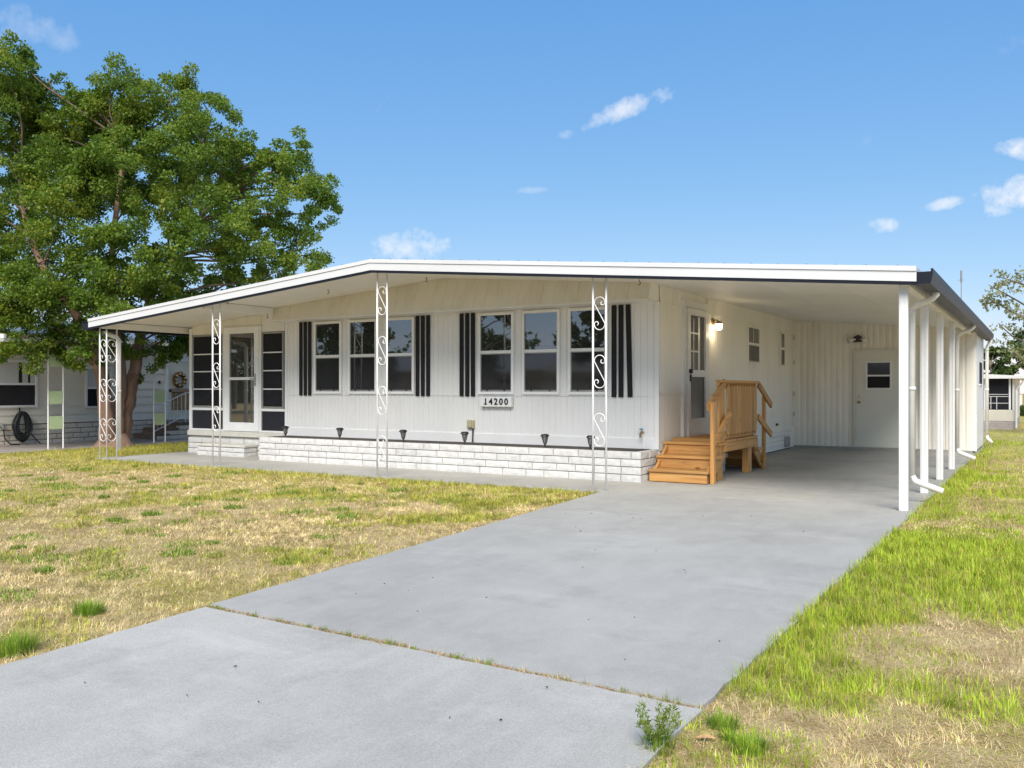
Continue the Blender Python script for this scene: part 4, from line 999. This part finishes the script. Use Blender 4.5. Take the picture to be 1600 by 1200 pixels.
ant = thing('antenna_pole', (an.x, an.y, -.1), 'thin aerial pole rising behind the carport roof', 'antenna')
MB().tube([(an.x, an.y, -.1), (an.x, an.y, 4.6)], [.022, .014], 6).build('pole', 'grey_metal', ant); MB().tube([(an.x, an.y, 4.58), (an.x, an.y, 4.95)], .032, 6).build('aerial', 'grey_metal', ant)
MB().tube([(an.x - .09, an.y, 4.66), (an.x + .09, an.y, 4.66)], .008, 5).build('cross_arm', 'grey_metal', ant)

# ------------------------------------------------------------------ across the street (mirrored in the windows)
ac = thing('street_house', (-33, -24, 0), 'pale house across the street, mirrored in the front windows', 'house')
box('wall', 'cream_siding', ac, -40, -27, -32, -24, 0, 2.6); MB().prism([(-24 + .6, 2.5), (-28, 4.3), (-32.6, 2.5), (-32.6, 2.4), (-24 + .6, 2.4)], 'x', -40.6, -26.4).build('roof', 'white_paint', ac)
for u in (-38.5, -35.5, -30.5): box('window', 'window_glass', ac, u, u + 1.4, -24.0 + .001, -24.0 + .05, .9, 2.1)
ac2 = thing('street_house', (-14, -26, 0), 'pale gabled house across the street, mirrored in the windows by the driveway', 'house')
box('wall', 'neighbour_siding', ac2, -20, -9, -34, -26, 0, 2.6); MB().prism([(-21, 2.5), (-14.5, 4.2), (-8, 2.5), (-8, 2.4), (-21, 2.4)], 'y', -34.5, -25.4).build('roof', 'roof_metal', ac2)
for u in (-18, -12.5): box('window', 'window_glass', ac2, u, u + 1.5, -25.999, -25.95, .9, 2.1)
for k, (x, y, h_, cr) in enumerate(((-27, -17, 8.0, 3.2), (-20, -19, 8.0, 3.0), (-47, -17, 9, 4.0), (-39, -14, 7.5, 3.2), (-34, -15, 6.5, 2.6))):
    simple_tree('street_tree', (x, y, GZ), h_, cr, ['leafy street tree mirrored in the number plate windows', 'tall street tree mirrored in the windows by the driveway', 'broad street tree mirrored in the storm door', 'spreading street tree mirrored in the window next to the porch', 'small street tree mirrored in the windows behind the ridge post'][k], 'leaf_dark', 9000, .26, 50 + k, gap=.3)

g_ = random.Random(77); C, Rr, N = [], [], []
for k in range(150):
    x = -78 + k * .56 + g_.uniform(-.8, .8); h_ = g_.uniform(1.8, 5.2)
    for q in range(4): C.append((x + g_.gauss(0, .9), -36 + g_.gauss(0, 1.5), h_ * (.15 + .28 * q) + g_.gauss(0, .4))); Rr.append(g_.uniform(.9, 1.7)); N.append(42)
tl = leaves_mesh('treeline', 'leaf_dark', None, C, Rr, N, .55, 78); tag(tl, 'far row of trees across the street seen only mirrored in the windows', 'trees', kind='stuff')

# ------------------------------------------------------------------ grass
def vnoise(x, y, s, seed):
    g = np.random.default_rng(seed); T = g.random((256, 256)); x = x * s + 1000.3; y = y * s + 1000.7
    xi = np.floor(x).astype(int); yi = np.floor(y).astype(int); fx = x - xi; fy = y - yi; fx = fx * fx * (3 - 2 * fx); fy = fy * fy * (3 - 2 * fy)
    a = T[xi % 256, yi % 256]; b_ = T[(xi + 1) % 256, yi % 256]; c = T[xi % 256, (yi + 1) % 256]; d = T[(xi + 1) % 256, (yi + 1) % 256]
    return (a * (1 - fx) + b_ * fx) * (1 - fy) + (c * (1 - fx) + d * fx) * fy
def fbm(x, y, s, seed, o=4):
    v = 0; a = .5; t = 0
    for k in range(o): v = v + a * vnoise(x, y, s * 2 ** k, seed + k); t += a; a *= .5
    return v / t
def ss(a, b_, x): t = np.clip((x - a) / (b_ - a), 0, 1); return t * t * (3 - 2 * t)
def dist_depth(X, Y): return X * FWD[0] + Y * FWD[1]
def ground_z(Y): return -.022 - .24 * np.clip((Y - 25) / 11.0, 0, 1)
def greenness(X, Y):
    """how green the turf is, 0 straw .. 1 green"""
    left_ = X < -3
    n1 = fbm(X, Y, .85, 3); n2 = fbm(X, Y, 1.9, 13); n3 = fbm(X, Y, .22, 23)
    gl_ = ss(.51, .68, .55 * n1 + .45 * n2) * .8 + ss(.58, .72, n2) * .4
    gl_ = np.maximum(gl_, ss(9.45, 9.8, Y + .25 * (n2 - .5)) * .7 * (Y < 10.2))                   # lush rim by the patio
    gl_ = np.maximum(gl_, ss(8.0, 9.6, Y + 2.0 * (n1 - .5)) * .55)
    gl_ = np.maximum(gl_, (X < -15.3) * ss(9.8, 10.6, Y) * .95)
    gr_ = ss(5.35, 5.9, Y + .9 * (n2 - .5)) * (1 - ss(8.5, 9.0, Y + .5 * (n2 - .5)))
    gr_ = np.maximum(gr_, ss(-.55, -.85, X + .5 * (n2 - .5)) * ss(3.55, 3.8, Y + .2 * (n2 - .5)) * (1 - ss(8.6, 9.0, Y)))
    gr_ = np.maximum(gr_, ss(3.7, 4.1, Y + .5 * (n2 - .5)) * (1 - ss(4.2, 4.7, Y + .5 * (n1 - .5))) * .75)
    gr_ = np.maximum(gr_, ss(.52, .66, n2) * .5)
    gr_ = np.maximum(gr_, ss(9.2, 9.8, Y) * (.35 + .5 * ss(.42, .62, n2))); gr_ = np.maximum(gr_, (X < -.85) * ss(9.5, 9.8, Y) * .9); gr_ = np.maximum(gr_, ss(22, 28, Y) * .85)
    return np.clip(np.where(left_, gl_, gr_), 0, 1)
def on_lawn(X, Y):
    xl_ = np.where(Y < 10.1, -4.80 + (10.1 - Y) * .075, -4.80)
    wob = .03 * (fbm(X, Y, 3.0, 77) - .5)
    L_ = (X < xl_ - .004 + wob) & (X > -18.08) & ((Y < 10.03 + wob) | (X < -15.29))
    R_ = (X > -1.205 - wob) & (Y > 2.0)
    behind = (Y > 22.75)
    return (L_ | R_ | (behind & (X > -18)))
def blades(name, X, Y, L, W, tilt, colr, seg, seed, parent=None, z0=None, theta=None):
    g = np.random.default_rng(seed); n = len(X); th = g.random(n) * 2 * np.pi if theta is None else theta
    dx, dy = np.cos(th), np.sin(th); px, py = -dy, dx
    Z = ground_z(Y) if z0 is None else z0
    base = np.stack([X, Y, Z - .004], 1); dirh = np.stack([dx, dy, np.zeros(n)], 1); wv = np.stack([px, py, np.zeros(n)], 1) * (W / 2)[:, None]
    s, c = np.sin(tilt), np.cos(tilt)
    if seg == 1:
        tip = base + dirh * (L * s)[:, None] + np.array([0, 0, 1]) * (L * c)[:, None]
        V = np.stack([base - wv, base + wv, tip], 1).reshape(-1, 3); T = np.arange(n * 3); k = 3
    else:
        mid = base + dirh * (L * .5 * s * .6)[:, None] + np.array([0, 0, 1]) * (L * .55 * np.maximum(c, .25))[:, None]
        tip = base + dirh * (L * s)[:, None] + np.array([0, 0, 1]) * (L * c)[:, None]
        V = np.stack([base - wv, base + wv, mid + wv * .8, mid - wv * .8, tip], 1).reshape(-1, 3); i = np.arange(n) * 5
        T = np.stack([i, i + 1, i + 2, i, i + 2, i + 3, i + 3, i + 2, i + 4], 1).reshape(-1); k = 5
    me = bpy.data.meshes.new(name); me.vertices.add(len(V)); me.vertices.foreach_set('co', V.astype(np.float32).ravel())
    me.loops.add(len(T)); me.loops.foreach_set('vertex_index', T.astype(np.int32)); nf_ = len(T) // 3
    me.polygons.add(nf_); me.polygons.foreach_set('loop_start', np.arange(nf_, dtype=np.int32) * 3); me.update(calc_edges=True)
    ca = me.attributes.new('tone', 'FLOAT_COLOR', 'POINT'); rgba = np.ones((n, k, 4), np.float32); rgba[:, :, :3] = colr[:, None, :]
    ca.data.foreach_set('color', rgba.ravel())
    return link(name, me, 'grass_blade', parent)
def scatter(x0, x1, y0, y1, dens, seed):
    g = np.random.default_rng(seed); n = int((x1 - x0) * (y1 - y0) * dens); return x0 + g.random(n) * (x1 - x0), y0 + g.random(n) * (y1 - y0)
XS, YS, DN = [], [], []
for (x0, x1, y0, y1, dens, sd) in ((-6.5, -4.0, 1.2, 10.1, 9000, 1), (-10, -6.5, 2.5, 10.1, 5200, 2), (-18.1, -10, 4.0, 10.1, 3000, 3), (-18.1, -15.2, 10.0, 19, 2200, 4), (-1.25, .9, 2.0, 5.5, 13000, 5), (-1.25, 1.2, 5.5, 9.5, 7500, 6),
                                   (-1.25, 2.0, 9.5, 16, 2600, 7), (-1.25, 3.0, 16, 26, 900, 8), (-3, 5, 26, 60, 160, 9)):
    x, y = scatter(x0, x1, y0, y1, dens, sd); k = on_lawn(x, y); XS.append(x[k]); YS.append(y[k])
X = np.concatenate(XS); Y = np.concatenate(YS); dpt = dist_depth(X, Y)
vis = (dpt > 1.5) & (X > -1.95 * Y - 2.0); X, Y, dpt = X[vis], Y[vis], dpt[vis]
gA = greenness(X, Y); g = np.random.default_rng(99); n = len(X); isg = g.random(n) < np.where(X > -3, gA * .88 + .06, gA * .52 + .09)
nbare = fbm(X, Y, 1.1, 41); rightside = X > -3
bare = ((nbare > .60) & ~isg & (g.random(n) < .7)) | (rightside & (np.hypot((X + .25) / .75, (Y - 4.85) / .62) < 1) & (g.random(n) < .62))
X, Y, dpt, gA, isg, rightside = (q[~bare] for q in (X, Y, dpt, gA, isg, rightside)); n = len(X)
lush = rightside & (gA > .6)
L = np.where(isg, np.where(lush, .022 + .072 * g.random(n) ** 1.6, .017 + .03 * g.random(n) * (.6 + gA)), .024 + .034 * g.random(n))
L = L * np.where((~rightside) & (Y > 9.5) & isg, 1.25, 1.0)
tilt = np.where(isg, np.abs(g.normal(np.where(X > -3, .5, .85), .42, n)), np.abs(g.normal(1.2, .28, n))); tilt = np.clip(tilt, 0, 1.5)
W = np.where(isg, .0042, .0030) * (.7 + .6 * g.random(n)) * np.clip(dpt / 5.5, .75, 2.2)
hue = fbm(X, Y, .9, 51); r1 = g.random(n)[:, None]
green = np.where(rightside[:, None], np.array([.23, .34, .024]), np.array([.21, .28, .03])) * (1 - r1) + np.where(rightside[:, None], np.array([.47, .56, .055]), np.array([.45, .46, .08])) * r1
green = green * (.75 + .5 * hue[:, None]); yel = np.array([.54, .47, .09]); k = (g.random(n) < np.where(rightside, .14, .38))[:, None]; green = np.where(k, yel * (.7 + .5 * r1), green)
straw = np.array([.62, .46, .21]) * (1 - r1) + np.array([.90, .76, .45]) * r1
red = (g.random(n) < .05)[:, None]; straw = np.where(red, np.array([.36, .17, .09]), straw)
colr = np.where(isg[:, None], green, straw)
def clumps(X, Y, cell, sd):
    T = np.random.default_rng(sd).random((4, 512, 512)); ix = np.floor(X / cell).astype(int); iy = np.floor(Y / cell).astype(int); a, b_ = ix % 512, iy % 512
    cx = (ix + .2 + .6 * T[0, a, b_]) * cell; cy = (iy + .2 + .6 * T[1, a, b_]) * cell
    return np.arctan2(Y - cy, X - cx), np.hypot(X - cx, Y - cy) / cell, T[2, a, b_], T[3, a, b_]
cell_ = np.where(rightside, .085, .11); wobx = X + .03 * np.sin(Y * 37) ; woby = Y + .03 * np.sin(X * 41)
th1, rr1, h1, h2 = clumps(wobx, woby, .085, 1); th2, rr2, h3, h4 = clumps(wobx, woby, .12, 2)
th_ = np.where(rightside, th1, th2) + g.normal(0, .7, n); rc = np.where(rightside, rr1, rr2); hc_ = np.where(rightside, h1, h3); ht = np.where(rightside, h2, h4)
tilt = np.where(isg, np.clip(.12 + 1.0 * rc + g.normal(0, .28, n), 0, 1.4), tilt)
L = L * np.where(isg, .55 + .85 * hc_, .8 + .4 * hc_)
colr = colr * (.72 + .56 * ht)[:, None]
near = dpt < 9
lawn1 = blades('grass', X[near], Y[near], L[near], W[near], tilt[near], colr[near], 2, 5, theta=th_[near]); tag(lawn1, 'short mixed straw and green turf on the lawns near the driveway', 'grass', kind='stuff')
lawn2 = blades('grass', X[~near], Y[~near], L[~near] * 1.15, W[~near], tilt[~near], colr[~near], 1, 6, theta=th_[~near]); tag(lawn2, 'short turf farther off by the patio and between the houses', 'grass', kind='stuff')
print('blades', n)

# clumps of broad weeds on the lawn, tufts in the slab joint
def tuft(cx, cy, rad, cnt, Lm, cols, name, seed, tilt_s=.45, wid=.005, z=None):
    g = np.random.default_rng(seed); a = g.random(cnt) * 2 * np.pi; r = rad * np.sqrt(g.random(cnt)); x = cx + r * np.cos(a); y = cy + r * np.sin(a)
    t = g.random(cnt)[:, None]; c = np.array(cols[0]) * (1 - t) + np.array(cols[1]) * t
    return x, y, Lm * (.5 + .7 * g.random(cnt)), np.full(cnt, wid) * (.7 + .6 * g.random(cnt)), np.clip(np.abs(g.normal(tilt_s, .35, cnt)), 0, 1.45), c
def merge(list_): return [np.concatenate([q[i] for q in list_]) for i in range(6)]
GR = ((.15, .24, .03), (.30, .39, .07)); YG = ((.25, .31, .05), (.42, .42, .10)); ST = ((.42, .31, .16), (.66, .55, .33))
W_ = []
rw = random.Random(21)
for k in range(170):
    X0 = rw.uniform(-15, -4.9); Y0 = rw.uniform(2.5, 9.6)
    if X0 > xl(Y0) - .15 or X0 < -1.9 * Y0: continue
    W_.append(tuft(X0, Y0, rw.uniform(.05, .22), int(rw.uniform(60, 230)), rw.uniform(.03, .07), GR if rw.random() < .6 else YG, 'w', 300 + k, .7, .010))
q = merge(W_); tag(blades('lawn_weeds', *q, 2, 8), 'scattered low weed clumps in the straw coloured lawn', 'weeds', kind='stuff')
J = []
for k in range(150):
    t = rw.random(); x = xl(JOINT_Y) + (-1.19 - xl(JOINT_Y)) * t; y = JOINT_Y + (-.0875) * t + rw.uniform(-.012, .012)
    c = ST if rw.random() < .72 else GR
    J.append(tuft(x, y, .02, int(rw.uniform(3, 16)), rw.uniform(.015, .05), c, 'j', 600 + k, 1.0 if c is ST else .35, .0035))
for k in range(26): J.append(tuft(-2.95 + rw.gauss(0, .16), JOINT_Y - .035 + rw.gauss(0, .022), .03, 16, .04, ST, 'j', 800 + k, 1.3, .0035))
q = merge(J); jo = blades('joint_grass', *q, 2, 9, z0=np.full(len(q[0]), -.010)); tag(jo, 'dry grass and sprouts growing in the joint across the driveway', 'grass', kind='stuff')
ms = MB()
for k in range(420):                                         # grit and leaf bits in the joint and along the slab rim
    t = rw.random(); x = xl(JOINT_Y) + (-1.19 - xl(JOINT_Y)) * t; y = JOINT_Y - .0875 * t + .003 + rw.gauss(0, .010); s = rw.uniform(.003, .009); a = rw.uniform(0, 3.14); c_, s_ = math.cos(a) * s * 1.4, math.sin(a) * s * 1.4; zt = -.012 + rw.uniform(0, .008); ms.hexa([(x - c_, y - s_, -.03), (x + s_ * .5, y - c_ * .5, -.03), (x + c_, y + s_, -.03), (x - s_ * .5, y + c_ * .5, -.03), (x - c_, y - s_, zt), (x + s_ * .5, y - c_ * .5, zt), (x + c_, y + s_, zt + .002), (x - s_ * .5, y + c_ * .5, zt)])
tag(ms.build('joint_debris', 'joint_soil'), 'brown soil crumbs filling the driveway joint', 'debris', kind='stuff')
ms = MB()
for k in range(34):
    y = rw.uniform(2.2, 9.5); x = rw.uniform(xl(y) + .2, -1.4); s = rw.uniform(.004, .010); a = rw.uniform(0, 3.14); c_, s_ = math.cos(a) * s, math.sin(a) * s
    ms.hexa([(x - c_, y - s_, .0005), (x + s_ * .5, y - c_ * .5, .0005), (x + c_, y + s_, .0005), (x - s_ * .5, y + c_ * .5, .0005), (x - c_, y - s_, .003), (x + s_ * .5, y - c_ * .5, .005), (x + c_, y + s_, .003), (x - s_ * .5, y + c_ * .5, .005)])
tag(ms.build('driveway_debris', 'dark_flake'), 'small dark leaf flakes lying on the driveway', 'debris', kind='stuff')

# individual plants at the slab rim
def tuft_plant(x, y, h_, rad, cnt, cols, label, seed, wid=.0042, tl=.4):
    t = thing('grass_tuft', (x, y, GZ), label, 'grass tuft')
    q = list(tuft(0, 0, rad, cnt, h_, cols, 't', seed, tl, wid)); blades('blades', *q, 2, seed, parent=t, z0=np.zeros(cnt)); return t
def weed(x, y, h_, label, n_st=8, seed=1):
    t = tuft_plant(x, y, .06, .06, 200, GR, label, seed); t.name = 'weed_plant'; t['category'] = 'weed'; r = random.Random(seed)
    cs_, rs_, ns_ = [], [], []
    for k in range(n_st):
        a = r.uniform(0, 6.28); l = r.uniform(.2, .55) * h_; top = Vector((x + math.cos(a) * l, y + math.sin(a) * l, GZ + h_ * r.uniform(.6, 1)))
        p0 = Vector((x, y, GZ)); m_ = p0.lerp(top, .5) + Vector((0, 0, .02)); limb('stem', [p0, m_, top], .0016, .0008, 'leaf_weed', t, 4, seed + k, .1)
        for q in (.3, .42, .54, .66, .78, .9, 1.0): cs_.append(tuple(p0.lerp(top, q))); rs_.append(.005 + .008 * q); ns_.append(7 if q < .95 else 16)
    leaves_mesh('foliage', 'leaf_weed', t, cs_, rs_, ns_, .022, seed, -1.2, wide=.07)
weed(-1.21, 3.02, .15, 'feathery weed with yellow tips at the corner where driveway meets straw', 11, 3)
BG = ((.13, .25, .02), (.28, .40, .045))
tuft_plant(-4.42, 2.46, .10, .10, 420, BG, 'yellow-green grass tuft at the lower end of the long lawn rim', 5)
tuft_plant(-4.42 - .03, 2.50, .15, .13, 110, YG, 'pale seed stalks standing behind the rim tuft', 15, .003, .3)
tuft_plant(-4.80, 3.11, .09, .085, 380, BG, 'bright green grass tuft alone in the straw lawn', 6)
tuft_plant(-1.075, 3.36, .055, .06, 260, BG, 'small green tuft on the straw just below the slab joint', 7)
tuft_plant(-.93, 3.20, .05, .075, 330, BG, 'low rounded green tuft next to the dry leaf', 8)
tuft_plant(-1.02, 3.26, .04, .035, 120, BG, 'tiny green sprig touching the dry leaf', 9)
P_ = []
lf = MB()
for i in range(6):
    u = i / 5; w_ = .015 * math.sin(math.pi * min(.98, u + .06)); zc = -.012 + .008 * math.sin(math.pi * u)
    P_.append([(-1.12 + .07 * u, 3.17 + .03 * u - w_, zc + .003), (-1.12 + .07 * u, 3.17 + .03 * u, zc), (-1.12 + .07 * u, 3.17 + .03 * u + w_, zc + .006)])
lf.add([p for row in P_ for p in row], [(i * 3 + j, i * 3 + j + 1, i * 3 + j + 4, i * 3 + j + 3) for i in range(5) for j in range(2)])
dl = lf.build('dry_leaf', 'dry_leaf'); sm = dl.modifiers.new('thick', 'SOLIDIFY'); sm.thickness = .0015
tag(dl, 'curled orange-brown dry leaf lying on the straw by the driveway', 'leaf')

scene.cycles.use_denoising = True
scene.cycles.max_bounces = 8
scene.cycles.diffuse_bounces = 4
scene.cycles.transparent_max_bounces = 8
